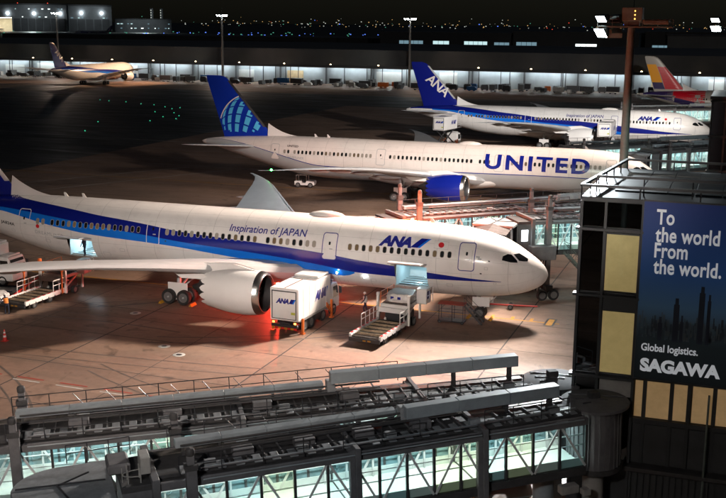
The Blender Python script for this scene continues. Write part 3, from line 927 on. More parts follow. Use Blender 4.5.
# ---- the near white and blue jet
OPEN = ((9.45,12.2,-46,-4),(41.3,44.0,-46,-9))
ana, PA, fusA = aircraft('passenger_jet', 'nearest white jet with blue stripes, a cargo loader at its open hold', (-14.25,85.2,0), 'ana', openings=OPEN)
def split_band(pl, root, lo, hi, s0, s1, name, m, cuts, off):
    a = s0
    for c0, c1 in cuts:
        band(pl, root, name, m, lo, hi, a, c0, off); a = c1
    band(pl, root, name, m, lo, hi, a, s1, off)
split_band(PA, ana, ANA_MD, ANA_HI, 3.4, 61.6, 'dark_blue_stripe', M['ana_dark'], [(9.45,12.2)], 0.010)
# strip of the dark stripe that passes over the open forward hold
band(PA, ana, 'dark_blue_stripe', M['ana_dark'], lambda q: 60, lambda q: 90, 52.0, 61.6, 0.011, side=1)
band(PA, ana, 'light_blue_stripe', M['ana_light'], ANA_LO, ANA_MD, 15.8, 57.0, 0.011)
finA = fin(PA, ana, M['ana_dark'], m_le=M['aircraft_grey'])
fin_text(PA, ana, finA)
fus_text(PA, ana, 'airline_lettering', M['ana_text'], 'ANA', 1.22, 13.72, 25.2, bold=0.07, shear=0.32, space=0.90, sx=1.06)
slash_logo(PA, ana, 10.95, 25.2, 41.8, 0.60, 0.85)
fus_text(PA, ana, 'slogan_lettering', M['ana_text'], 'Inspiration of JAPAN', 0.95, 27.45, 28.6, bold=0.012, shear=0.12, sx=0.90)
flag(PA, ana)
fus_text(PA, ana, 'registration_lettering', M['gunmetal'], 'JA824A', 0.52, 51.6, -6.5, bold=0.01)
fus_text(PA, ana, 'type_lettering', M['aircraft_grey'], 'DREAMLINER', 0.50, 47.5, -10.5, bold=0.0, space=1.1)
poly_patch(PA, ana, 'red_dot', M['flag_red'], [(47.2+0.2*math.cos(R(24*k)), 4.4+3.9*math.sin(R(24*k))) for k in range(15)], 0.016, -1, 1)
for (s0, s1, a0, a1), nm, lx in ((OPEN[0],'f',-10.8),(OPEN[1],'a',-42.6)):
    h = MB(); ya, yb = -2.86, -0.4
    a0 += 0.9; 
    z0, z1 = PA.P(s0,-45)[2], PA.P(s0,a1+(-1 if nm == 'f' else -1))[2]
    # hold: five inner faces with thickness
    b = MB().box(-s1,-s0,-2.0,1.6,z0-0.08,z0).box(-s1,-s0,-2.6,1.6,z1,z1+0.08).box(-s1,-s0,1.6,1.68,z0,z1).box(-s1-0.06,-s1,-2.3,1.6,z0,z1).box(-s0,-s0+0.06,-2.3,1.6,z0,z1)
    hd = b.build('cargo_hold', M['hold_lining'], ana)
    MB().box(-s1+0.3,-s0-0.3,-1.4,-1.25,z1-0.05,z1-0.01).box(-s1+0.3,-s0-0.3,0.2,0.35,z1-0.05,z1-0.01).build('hold_lamp', M['lamp_hold'], hd)
    b = MB()
    for k in range(5): b.tube((-s1+0.1,-1.9+0.7*k,z0+0.06),(-s0-0.1,-1.9+0.7*k,z0+0.06),0.05,8)
    b.build('rollers', M['metal'], hd)
    point('hold_light', (-(s0+s1)/2,-0.6,(z0+z1)/2+0.3), 60 if nm == 'f' else 170, (0.75,0.93,1.0), 0.15, hd)
    # door panel swung up and out
    rows = []
    for i in range(5):
        r = []
        for k in range(8):
            a = R(-2 + 22*k/7); hgt = 0.0
            yy = -2.88 - 0.28*k; zz = z1+0.16 + 0.55*math.sin(PI*k/7*0.5)*0.65
            r.append(Vector((-(s0+(s1-s0)*i/4), yy, zz)))
        rows.append(r)
    b = MB().grid(rows); n0 = len(b.v)
    b.grid([[p+Vector((0,0,0.12)) for p in r] for r in rows])
    b.grid([rows[0],[p+Vector((0,0,0.12)) for p in rows[0]]]).grid([rows[-1],[p+Vector((0,0,0.12)) for p in rows[-1]]])
    b.grid([[r[-1] for r in rows],[r[-1]+Vector((0,0,0.12)) for r in rows]])
    b.build('cargo_door', M['aircraft_grey'], ana, smooth=True)
# nav beacons: crown (orange glow) and belly (red glow)
bc = MB().lathe([(0.16,0),(0.16,0.08),(0.10,0.2),(0,0.24)], 14, 'z').build('crown_beacon', M['lamp_orange'], ana, smooth=True, loc=(-11.6,0,7.79))
point('beacon_light', (0,0,0.55), 10500, (1.0,0.13,0.03), 0.12, bc)
bc = MB().lathe([(0.16,0),(0.16,-0.08),(0.10,-0.2),(0,-0.24)], 14, 'z').build('belly_beacon', M['lamp_red'], ana, smooth=True, loc=(-24.0,0,1.28))
point('beacon_light', (0,0,-0.42), 5000, (1.0,0.05,0.025), 0.15, bc)
for x, y, z in ((-17.3,-2.72,3.45),(-14.9,-2.55,3.25)):
    MB().lathe([(0,0.05),(0.07,0.03),(0.09,0)], 10, 'y', c=(x,y-0.1,z)).build('wing_inspection_lamp', M['lamp_white'], ana)
# hatches, stencils and service panels on the near side
rh = random.Random(9)
for st, a, w_, h_ in ((7.6,-34,0.5,7),(8.4,-52,0.35,5),(14.2,-40,0.45,7),(16.8,-50,0.4,6),(38.2,-22,0.5,6),(40.0,-34,0.7,9),(46.2,-22,0.5,7),(50.2,-18,0.4,6),(4.6,4,0.28,5),(3.9,-24,0.25,4)):
    o_ = rrect(st, a, w_, h_, 0.06, 1); i_ = rrect(st, a, w_-0.05, h_-1.0, 0.05, 1); n9 = len(o_)
    decal(PA, ana, 'service_hatch', M['aircraft_grey'], o_+i_, [(k,(k+1)%n9,n9+(k+1)%n9,n9+k) for k in range(n9)], 0.013)
for st, a in ((10.9,-2.0),(5.0,-6.0),(4.4,18.0),(33.6,2.0)):
    poly_patch(PA, ana, 'stencil', M['gunmetal'], rrect(st, a, 0.16, 2.2, 0.03, 1), 0.014, -1, 1)
for st, a in ((5.3,22),(5.15,19)):
    poly_patch(PA, ana, 'probe_plate', M['aircraft_grey'], rrect(st, a, 0.3, 3.0, 0.05, 1), 0.014, -1, 1)
# small engine badge
bdg = MB()
for k in range(9):
    t = R(100+12*k)
rows = [[Vector((-34.9+14.25-2.0-0.45*i, -9.85-1.872*math.cos(R(18+8*j)), 2.72-0.15+1.872*math.sin(R(-6+8*j)))) for j in range(4)] for i in range(2)]

# ---- the second jet
uni, PU, fusU = aircraft('passenger_jet', 'white jet with big blue lettering and blue engine, parked behind the nearest jet', (-10.07,145.1,0), 'united', L=67.4, plug=3.05, s_wing=23.25)
finU = fin(PU, uni, M['united_blue'], m_le=M['dark_metal'])
fus_text(PU, uni, 'airline_lettering', M['united_engine'], 'UNITED', 2.75, 23.0, 2.2, slope=-0.10, off=0.032, bold=0.09, space=1.22, sx=1.25)
fus_text(PU, uni, 'type_lettering', M['aircraft_grey'], 'DREAMLINER', 0.48, 52.4, -4.0)
fus_text(PU, uni, 'registration_lettering', M['gunmetal'], 'UNITED', 0.5, 52.4, 29.5, bold=0.01)
U_LINE = pchip([3,8,13,25,36,47,52,58,64,67], [-14,-11.5,-11,-13.7,-17,-17.7,-5,15,45,70])
band(PU, uni, 'grey_belly', M['aircraft_grey'], lambda q: -90, lambda q: U_LINE(q), 3.2, 66.5, 0.008, rows=14)
band(PU, uni, 'belly_line', M['united_engine'], lambda q: U_LINE(q)-1.2, lambda q: U_LINE(q)+1.0, 3.2, 64.5, 0.012, rows=2)
# globe lattice on the fin
def globe():
    L = PU.L
    gc = (L-8.4, 8.2); gr = 5.4
    tilt = R(35); cells = MB(); arc = MB()
    def fx(st, z):
        le = lerp(L-11.2, L-4.3, (z-8.2)/7.8); c = lerp(7.75, 3.5, (z-8.2)/7.8)
        x = (st-le)/c
        return x, c
    def pj(la, lo):
        x, y, z = math.cos(la)*math.sin(lo), math.cos(la)*math.cos(lo), math.sin(la)
        # tilt about the view axis and x
        y2 = y*math.cos(tilt)-z*math.sin(tilt); z2 = y*math.sin(tilt)+z*math.cos(tilt)
        r = R(-25); x3 = x*math.cos(r)-z2*math.sin(r); z3 = x*math.sin(r)+z2*math.cos(r)
        return x3, y2, z3
    def put(b, quad):
        P = []
        for x, y, z in quad:
            if y < 0.02: return
            st = gc[0]-gr*x; zz = gc[1]+gr*z
            xx, c = fx(st, zz)
            if xx < 0.04 or xx > 0.97 or zz < 7.9 or zz > 14.5: return
            t = c*0.10*5*(0.2969*math.sqrt(xx)-0.1260*xx-0.3516*xx*xx+0.2843*xx**3-0.1015*xx**4)
            P.append((-st, -t-0.02, zz))
        b.add(P, [tuple(range(len(P)))])
    dl, do = 15, 10
    for la in range(-60, 75, dl):
        for lo in range(-180, 180, do*2):
            g0, g1, h0, h1 = la+1.2, la+dl-1.2, lo+0.8, lo+do+0.8
            for sa in range(4):
                for so_ in range(2):
                    a0, a1 = lerp(g0,g1,sa/4), lerp(g0,g1,(sa+1)/4); b0, b1 = lerp(h0,h1,so_/2), lerp(h0,h1,(so_+1)/2)
                    put(cells, [pj(R(a0),R(b0)), pj(R(a0),R(b1)), pj(R(a1),R(b1)), pj(R(a1),R(b0))])
    o = cells.build('globe_lattice', M['united_sky'], finU, fix=False)
    tag(o, kind='stuff')
    for k in range(80):
        t0, t1 = 2*PI*k/80, 2*PI*(k+1)/80
        q = []
        for t, rr in ((t0,1.0),(t1,1.0),(t1,1.03),(t0,1.03)): q.append((rr*math.cos(t), 1, rr*math.sin(t)))
        put(arc, q)
    arc.build('globe_edge', M['white_paint'], finU, fix=False)
globe()
MB().lathe([(0,0.05),(0.12,0.02),(0.14,-0.05),(0,-0.1)], 10, 'y', c=(-(23.25+0.70*26+1.2),-29.3,6.9)).build('navigation_lamp', M['lamp_navgreen'], uni)

# ---- the third jet
an3, P3, fus3 = aircraft('passenger_jet', 'white jet with blue stripes and dark blue lettered fin, catering truck at its tail', (-6.3,217.0,0), 'ana', L=61.3, n=48, ds=0.8, lod=1)
ana_livery(P3, an3)
fin3 = fin(P3, an3, M['ana_dark'], m_le=M['aircraft_grey']); fin_text(P3, an3, fin3)
fus_text(P3, an3, 'airline_lettering', M['ana_text'], 'ANA', 1.22, 13.72, 25.2, bold=0.07, shear=0.32, space=0.90, sx=1.06)
slash_logo(P3, an3, 10.95, 25.2, 41.8, 0.60, 0.85); flag(P3, an3)
fus_text(P3, an3, 'slogan_lettering', M['ana_text'], 'Inspiration of JAPAN', 0.95, 27.4, 28.8, bold=0.014, shear=0.12, sx=0.90)

# ---- the jet with a red and yellow fin
asi, P4, fus4 = aircraft('passenger_jet', 'jet with a grey, yellow and red fin at the far right', (36.5,292.0,0), 'asiana', L=63.7, n=48, ds=0.8, lod=1)
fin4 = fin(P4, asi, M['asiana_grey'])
def fin_band(par, pl, name, m, pts):
    L = pl.L; P = []
    for st, z in pts:
        le = lerp(L-11.2, L-4.3, (z-8.2)/7.8); c = lerp(7.75, 3.5, (z-8.2)/7.8); x = min(0.985, max(0.015, (st-le)/c))
        P.append((-(le+x*c), -0.5*c*0.103*(0.2969*math.sqrt(x)-0.1260*x-0.3516*x*x+0.2843*x**3-0.1015*x**4)*10-0.03, z))
    MB().add(P, [tuple(range(len(P)))]).build(name, m, par, fix=False)
def fq(f, z, L=63.7):
    return lerp(L-11.2, L-4.3, (z-8.2)/7.8) + f*lerp(7.75, 3.5, (z-8.2)/7.8)
def fin_quad(name, m, zs, f0s, f1s, n=10):
    for k in range(n):
        za, zb = lerp(zs[0],zs[1],k/n), lerp(zs[0],zs[1],(k+1)/n)
        fa0, fb0 = lerp(f0s[0],f0s[1],k/n), lerp(f0s[0],f0s[1],(k+1)/n); fa1, fb1 = lerp(f1s[0],f1s[1],k/n), lerp(f1s[0],f1s[1],(k+1)/n)
        pts = []
        m_ = 5
        for i in range(m_+1): pts.append((fq(lerp(fa0,fa1,i/m_),za),za))
        for i in range(m_,-1,-1): pts.append((fq(lerp(fb0,fb1,i/m_),zb),zb))
        fin_band(fin4, P4, name, m, pts)
fin_quad('red_fin_band', M['asiana_red'], (7.9,13.6), (0.03,0.03), (0.62,0.45), 8)
fin_quad('yellow_fin_band', M['asiana_yellow'], (9.6,14.2), (0.60,0.45), (0.97,0.97), 8)
fin_quad('navy_fin_band', M['asiana_navy'], (7.9,9.6), (0.62,0.60), (0.97,0.97), 3)
band(P4, asi, 'red_fuselage_band', M['asiana_red'], lambda q: lerp(-20,20,(q-44)/16), lambda q: 90, 47, 55, 0.012)
band(P4, asi, 'navy_fuselage_band', M['asiana_navy'], lambda q: lerp(-60,-20,(q-44)/16), lambda q: 90 if q > 55 else lerp(-20,20,(q-44)/16), 47, 62.6, 0.013)

# ---- the jet taxiing far left and two more at the hangars
fa, P5, f5 = aircraft('passenger_jet', 'small distant white jet with blue fin taxiing at the far left', (-240.5,391.0,0), 'ana', n=36, ds=1.2, lod=2, rz=R(94))
ana_livery(P5, fa); fin5 = fin(P5, fa, M['ana_dark'], m_le=M['aircraft_grey']); fin_text(P5, fa, fin5)

# ------------------------------------------------------------------ jet bridges
RSM = MB().box(-0.03,0.03,-1.0,1.0,0,0.07).mesh('roof_seam'); RSM.materials.append(M['bridge_grey'])
RPM = MB().box(-0.19,0.19,-0.8,0.8,0,0.10).mesh('roof_rib', bevel=0.03); RPM.materials.append(M['bridge_panel'])
def tunnel(root, x0, x1, w, h, zb, bay=1.38, green=(), detail=2, near=1, name='tunnel', ribs=True):
    """one telescoping section: floor, roof, posts, braces, panes, lamps"""
    n = max(1, round((x1-x0)/bay)); bw = (x1-x0)/n; zt = zb+h
    t = MB().box(x0,x1,-w/2-0.06,w/2+0.06,zb-0.42,zb-0.05).box(x0,x1,-w/2+0.02,w/2-0.02,zb-0.05,zb).build(name, M['bridge_dark'], root, bevel=0.02)
    MB().box(x0+0.05,x1-0.05,-w/2+0.1,w/2-0.1,zb+0.003,zb+0.03).build('floor', M['bridge_floor'], t)
    MB().box(x0,x1,-w/2-0.08,w/2+0.08,zt,zt+0.16).box(x0+0.02,x1-0.02,-w/2+0.35,w/2-0.35,zt+0.16,zt+0.34).build('roof', M['bridge_dark'], t, bevel=0.03)
    for sy in (-1,1):
        MB().box(x0,x1,sy*(w/2+0.085)-0.10,sy*(w/2+0.085)+0.10,zt-0.12,zt+0.22).build('eave_beam', M['bridge_grey'], t, bevel=0.015)
        for k in range(n+1):
            x = x0+bw*k
            MB().box(x-0.055,x+0.055,sy*w/2-0.07,sy*w/2+0.045,zb,zt-0.001).build('post', M['bridge_dark'] if detail else M['truss_white'], t)
        for k in range(n):
            xa, xb = x0+bw*k+0.05, x0+bw*(k+1)-0.05
            if k % 2: xa, xb = xb, xa
            yb_ = sy*(w/2+0.045) if sy == near else sy*(w/2-0.13)
            MB().beam((xa,yb_,zb+0.05),(xb,yb_,zt-0.13),0.04,0.10).build('brace', M['truss_white'], t)
        for hz in (0.95, 1.45): MB().tube((x0,sy*(w/2-0.3),zb+hz),(x1,sy*(w/2-0.3),zb+hz),0.03,6).build('handrail', M['truss_white'], t)
        if sy == -near and detail:
            for k in range(n):
                x = x0+bw*(k+0.5)
                MB().box(x-0.04,x+0.04,sy*(w/2-0.2)-0.04,sy*(w/2-0.2)+0.04,zb+0.03,zt-0.01).build('inner_post', M['truss_white'], t)
        MB().box(x0,x1,sy*(w/2-0.10)-0.02,sy*(w/2-0.10)+0.02,zb+0.03,zb+0.42).build('kick_panel', M['bridge_wall'], t)
        for k in range(n):
            xa, xb = x0+bw*k+0.056, x0+bw*(k+1)-0.056
            gm = 'glass_green' if k in green else ('glass_teal' if (k*7+int(abs(x0)*3)) % 3 == 0 else 'glass_clear')
            y = sy*(w/2+0.005)
            if sy == -near: gm = 'glass_frost' if detail else 'glass_frost_dense'
            MB().box(xa,xb,y-0.008,y+0.008,zb+0.01,zt-0.125).build('pane', M[gm], t)
    MB().box(x0+0.3,x1-0.3,-0.15,0.15,zt-0.06,zt-0.02).build('ceiling_lamp', M['lamp_tunnel'], t)
    if ribs:
        k = int((x1-x0-0.4)/0.76)
        for i in range(k):
            inst('roof_rib', RPM, t, (x0+0.5+0.76*i, near*(w/2-0.62), zt+0.325), (R(-3)*near,0,0), (0.92, 0.52, 0.45))
            inst('roof_seam', RSM, t, (x0+0.12+0.76*i, 0, zt+0.34))
        MB().box(x0+0.3,x1-0.3,-near*(w/2-0.75)-0.22,-near*(w/2-0.75)+0.22,zt+0.36,zt+0.41).build('walkway', M['steel_deck'], t)
    return t

def portal(root, x, w, h, zb, t=0.32):
    b = MB()
    for sy in (-1,1): b.box(x-t/2,x+t/2,sy*(w/2+0.16)-0.14,sy*(w/2+0.16)+0.14,zb-0.6,zb+h+0.42)
    b.box(x-t/2+0.01,x+t/2-0.01,-w/2-0.29,w/2+0.29,zb+h+0.18,zb+h+0.44).box(x-t/2+0.01,x+t/2-0.01,-w/2-0.29,w/2+0.29,zb-0.68,zb-0.4)
    return b.build('portal_frame', M['bridge_grey'], root, bevel=0.02)

def railing(root, pts, hgt=0.95, gap=1.5, m='gunmetal', r=0.024):
    b = MB()
    for (p, q) in zip(pts[:-1], pts[1:]):
        p = Vector(p); q = Vector(q); L_ = (q-p).length; n = max(1, round(L_/gap))
        for k in range(n+1):
            c = p.lerp(q, k/n)
            b.tube(c, c+Vector((0,0,hgt)), r, 5)
        for hh in (hgt, hgt*0.55):
            b.tube(p+Vector((0,0,hh)), q+Vector((0,0,hh)), r, 5)
    return b.build('railing', M[m], root)

def duct(root, x0, x1, y, z, w=0.55, h=0.55, m='duct_grey', seg=2.2):
    n = max(1, round((x1-x0)/seg)); L_ = (x1-x0)/n
    first = None
    for k in range(n):
        d = MB().box(x0+L_*k+0.008,x0+L_*(k+1)-0.008,y-w/2,y+w/2,z,z+h).build('cable_duct', M[m], root, bevel=0.02)
    return d

def cab(root, x, zb, h, m='bridge_panel', yaw=0.0, r=1.85, canopy=False, flip=False):
    c = bpy.data.objects.new('cab', None); c.empty_display_size = 0.3; c.location = (x,0,0); c.rotation_euler = (0,0,yaw); link(c, root)
    pts = [(r*math.cos(R(a)), r*math.sin(R(a))) for a in range(90, 271, 12)] + [(1.9,-r),(1.9,r)]
    if flip: r = 2.0; pts = [(r*math.cos(R(a)), r*math.sin(R(a))) for a in range(-90, 91, 9)] + [(-2.0,r),(-2.0,-r)]
    MB().prism(pts, zb+h+0.05, zb+h+0.30).build('cab_roof', M[m], c, bevel=0.05)
    b = MB()
    for a in (35, 145): b.beam((0.2,0,zb+h+0.33),(0.2+1.6*math.cos(R(a+70)),1.6*math.sin(R(a+70)),zb+h+0.33),0.06,0.05)
    b.beam((-1.7,0.1,zb+h+0.34),(1.8,-0.2,zb+h+0.34),0.07,0.05)
    b.build('roof_cable', M['gunmetal'], c)
    pin = [(p[0]*0.95, p[1]*0.95) for p in pts]
    MB().prism(pin, zb-0.35, zb-0.02).build('cab_floor', M['bridge_dark'], c, bevel=0.03)
    ring = [p for p in pin]
    for i in range(len(ring)-1):
        p, q = ring[i], ring[i+1]
        MB().beam((p[0],p[1],zb+h/2),(q[0],q[1],zb+h/2),0.06,h).build('cab_wall', M['bridge_grey'], c)
    # front opening with side blades
    for sy in (-1,1) if not flip else (): MB().box(1.6,2.4,sy*1.7-0.06,sy*1.7+0.06,zb-0.3,zb+h+0.1).build('side_blade', M['bridge_grey'], c, bevel=0.02)
    if canopy:
        rows = []
        for k in range(7):
            xx = 1.8+0.32*k; d = 0.10*(k % 2)
            rows.append([Vector((xx,-1.72+d,zb-0.2)),Vector((xx,-1.72+d,zb+h+0.1-0.05*k-d)),Vector((xx,0,zb+h+0.38-0.06*k-d)),Vector((xx,1.72-d,zb+h+0.1-0.05*k-d)),Vector((xx,1.72-d,zb-0.2))])
        MB().grid(rows).build('canopy_bellows', M['bridge_dark'], c, fix=False)
    return c

def lift_columns(root, x, w, zb, h, top=1.9, gap=0.42, drive=True):
    for sy in (-1,1):
        y = sy*(w/2+gap)
        c = MB().box(x-0.22,x+0.22,y-0.2,y+0.2,1.15,zb+h+top*0.55).box(x-0.15,x+0.15,y-0.14,y+0.14,zb+h+top*0.55,zb+h+top-0.35).build('lift_column', M['bridge_grey'], root, bevel=0.02)
        MB().lathe([(0.17,0),(0.19,0.05),(0.19,0.22),(0.15,0.30),(0,0.33)], 12, 'z', c=(x,y,zb+h+top-0.36)).build('lift_motor', M['bridge_dark'], c, smooth=True)
        MB().box(x-0.26,x+0.26,y-0.23,y+0.23,zb+h+top*0.5,zb+h+top*0.62).build('motor_plate', M['bridge_dark'], c)
    b = MB().box(x-0.35,x+0.35,-w/2-1.0,w/2+1.0,0.95,1.4).box(x-0.25,x+0.25,-w/2-gap,w/2+gap,zb-0.85,zb-0.5)
    ax = b.build('drive_bogie', M['bridge_dark'], root, bevel=0.03)
    for sy in (-1,1):
        for dx in (-0.55,0.55): put_wheel(WN, ax, (x+dx,sy*(w/2+0.75),0.5))
    MB().box(x-0.75,x+0.75,-w/2-0.55,-w/2-0.25,0.5,0.95).box(x-0.75,x+0.75,w/2+0.25,w/2+0.55,0.5,0.95).build('wheel_beam', M['bridge_dark'], ax, bevel=0.03)

def service_stair(root, x, y, zb, sgn=1, m='mast_metal'):
    b = MB()
    for s_ in (0,0.8):
        b.beam((x,y+sgn*s_,zb-0.1),(x-3.9,y+sgn*s_,0.15),0.06,0.22)
        b.tube((x,y+sgn*s_,zb+0.8),(x-3.9,y+sgn*s_,1.05),0.025,6)
        for k in range(6): b.tube((lerp(x,x-3.9,k/5),y+sgn*s_,lerp(zb-0.1,0.15,k/5)),(lerp(x,x-3.9,k/5),y+sgn*s_,lerp(zb+0.8,1.05,k/5)),0.02,5)
    st = b.build('service_stair', M[m], root)
    for k in range(14):
        t = (k+0.5)/14
        MB().box(lerp(x,x-3.9,t)-0.13,lerp(x,x-3.9,t)+0.13,min(y,y+sgn*0.8)+0.03,max(y,y+sgn*0.8)-0.03,lerp(zb-0.1,0.15,t)-0.015,lerp(zb-0.1,0.15,t)+0.015).build('tread', M['steel_deck'], st)

def ladder_cage(root, x, y, z0, z1):
    b = MB()
    for sy in (-0.25,0.25): b.tube((x,y+sy,z0),(x,y+sy,z1),0.03,6)
    for k in range(int((z1-z0)/0.3)): b.tube((x,y-0.25,z0+0.3*k+0.1),(x,y+0.25,z0+0.3*k+0.1),0.018,5)
    for k in range(int((z1-z0)/0.7)+1):
        zc = z0+0.7*k
        ring = [(x-0.02+0.72*math.sin(R(a)), y+0.36*math.cos(R(a)), zc) for a in range(0, 181, 30)]
        b.path(ring, 0.02, 5)
    for a in (45,90,135): b.tube((x-0.02+0.72*math.sin(R(a)),y+0.36*math.cos(R(a)),z0),(x-0.02+0.72*math.sin(R(a)),y+0.36*math.cos(R(a)),z1),0.018,5)
    return b.build('caged_ladder', M['conc_grey'], root)

def jet_bridge(label, loc, ang, lens, floor_z=4.15, slope=0.0, w=2.7, h=2.2, near=1, detail=2, duct_dz=0.85, canopy=False, cabyaw=0.0, col_x=None, extra=True, rib=True, col_top=1.9, flip=False):
    root = thing('jet_bridge', label, 'jet bridge', (loc[0],loc[1],0), R(ang))
    root.rotation_euler = (0, slope, R(ang))
    zb = floor_z
    # rotunda
    MB().lathe([(1.25,zb-0.5),(1.26,zb+h+0.2)], 30, 'z').build('rotunda', M['bridge_grey'], root)
    for k in range(30 if detail else 0):
        a_ = 2*PI*k/30
        MB().box(1.245,1.30,-0.035,0.035,zb-0.48,zb+h+0.18).build('rotunda_rib', M['bridge_grey'], root).rotation_euler = (0,0,a_)
    for k in range(3): MB().tube((-1.3+0.9*k,0.5,zb+h+0.5),(0.9,-0.9+0.7*k,zb+h+0.5),0.035,6).build('roof_cable', M['gunmetal'], root)
    MB().box(-0.2,0.3,-0.2,0.2,zb+h+0.46,zb+h+0.8).build('junction_box', M['bridge_dark'], root, bevel=0.02)
    MB().lathe([(0,zb+h+0.52),(1.2,zb+h+0.46),(1.62,zb+h+0.34),(1.62,zb+h+0.2),(0,zb+h+0.2)], 28, 'z').build('rotunda_roof', M['bridge_grey'], root, smooth=True)
    MB().lathe([(1.3,zb-0.75),(1.3,zb-0.5),(0,zb-0.5)], 28).build('rotunda_base', M['bridge_dark'], root)
    MB().lathe([(0.5,0),(0.5,zb-0.75)], 20).build('rotunda_column', M['conc_grey'], root, smooth=True)
    x = 1.2
    ends = []
    for k, L_ in enumerate(lens):
        wk = w + 0.28*k; hk = h + 0.16*k
        x1 = x + L_
        tunnel(root, x, x1, wk, hk, zb-0.06*k, green=((0,1) if k == 1 else (2,)) if detail else (), detail=detail, near=near, ribs=rib)
        portal(root, x1-0.02, wk+0.02, hk, zb-0.06*k)
        if k: portal(root, x+0.16, wk+0.04, hk, zb-0.06*k, 0.24)
        ends.append((x, x1, wk, hk))
        x = x1 - 0.35
    xe = ends[-1][1]
    W_, H_ = ends[-1][2], ends[-1][3]
    zt = zb + h
    # ducts and cable trays over the roof
    xa, xb = 1.8, ends[0][1]+ (ends[1][1]-ends[1][0])*0.45 if len(ends) > 1 else ends[0][1]
    duct(root, xa, xb, -0.35*near, zt+duct_dz, 0.55, 0.55)
    for k in range(4):
        xs = lerp(xa+0.4, xb-0.4, k/3)
        if xs < ends[0][1]:
            b = MB().box(xs-0.06,xs+0.06,-0.35*near-0.2,-0.35*near-0.08,zt+0.3,zt+duct_dz).box(xs-0.06,xs+0.06,-0.35*near+0.08,-0.35*near+0.2,zt+0.3,zt+duct_dz)
            b.build('duct_support', M['bridge_dark'], root)
    if len(ends) > 1:
        y2 = -0.95*near
        duct(root, xb+0.25, xe-1.2, y2, zt+0.75, 0.5, 0.30, 'duct_grey')
        for j, (dy, dz) in enumerate(((0.42,0.62),(0.62,0.62),(0.82,0.66),(0.35,0.9))):
            MB().tube((xb-2.5,y2+near*dy,zt+dz),(xe-1.4,y2+near*dy,zt+dz),0.045,6).build('conduit', M['bridge_dark'], root)
        for k in range(7):
            xs = lerp(xb+0.4, xe-1.5, k/6)
            MB().box(xs-0.05,xs+0.05,y2-0.25,y2+0.25,zt+0.3,zt+0.75).build('tray_bracket', M['bridge_dark'], root)
        MB().box(xb-0.28,xb+0.12,-0.75*near-0.3,-0.75*near+0.3,zt+0.45,zt+1.15).build('cable_box', M['bridge_panel'], root, bevel=0.03)
        ro = railing(root, [(xb,(W_/2-0.1)*near,zt+0.5),(xe-1.0,(W_/2-0.1)*near,zt+0.5)], 0.85, 1.6)
        railing(root, [(ends[0][1]+0.4,-(W_/2-0.05)*near,zt+0.5),(xe-1.0,-(W_/2-0.05)*near,zt+0.5)], 1.0, 1.7)
    if detail:
        for j, (dy, dz, rr_) in enumerate(((0.20,0.30,0.05),(0.32,0.22,0.035),(-0.35,0.50,0.04),(-0.50,0.50,0.03))):
            yy = near*(w/2+dy)
            MB().tube((1.5,yy,zt+dz),(ends[0][1]-0.3,yy,zt+dz),rr_,6).build('conduit', M['duct_grey'] if j % 2 else M['bridge_grey'], root)
            if len(ends) > 1: MB().tube((ends[1][0]+0.4,near*(W_/2+dy*0.7),zt+dz+0.12),(xe-1.9,near*(W_/2+dy*0.7),zt+dz+0.12),rr_,6).build('conduit', M['duct_grey'] if j % 2 else M['bridge_grey'], root)
        railing(root, [(2.0,near*(w/2-0.2),zt+0.35),(ends[0][1]-0.4,near*(w/2-0.2),zt+0.35)], 0.8, 1.5)
        for k in range(5):
            xs = 2.4+ (xe-5.0)*k/4
            MB().box(xs,xs+0.5,near*(w/2-0.45)-0.15,near*(w/2-0.45)+0.15,zt+0.45,zt+0.75).build('junction_box', M['bridge_panel'], root, bevel=0.02)
    cx_ = col_x if col_x else xe-1.4
    lift_columns(root, cx_, W_, zb, h, top=col_top)
    # vestibule and cab
    MB().box(xe,xe+1.3,-W_/2+0.1,W_/2-0.1,zb-0.4,zb-0.02).build('vestibule_floor', M['bridge_dark'], root, bevel=0.02)
    MB().box(xe,xe+1.3,-W_/2+0.1,W_/2-0.1,zt+0.1,zt+0.36).build('vestibule_roof', M['bridge_dark'], root, bevel=0.02)
    for sy in (-1,1): MB().box(xe+0.02,xe+1.28,sy*(W_/2-0.16)-0.04,sy*(W_/2-0.16)+0.04,zb-0.02,zt+0.1).build('vestibule_wall', M['bridge_grey'], root)
    cab(root, xe+2.6+(0.9 if flip else 0), zb-0.1, h, yaw=cabyaw, canopy=canopy, flip=flip)
    return root, ends, zb, zt

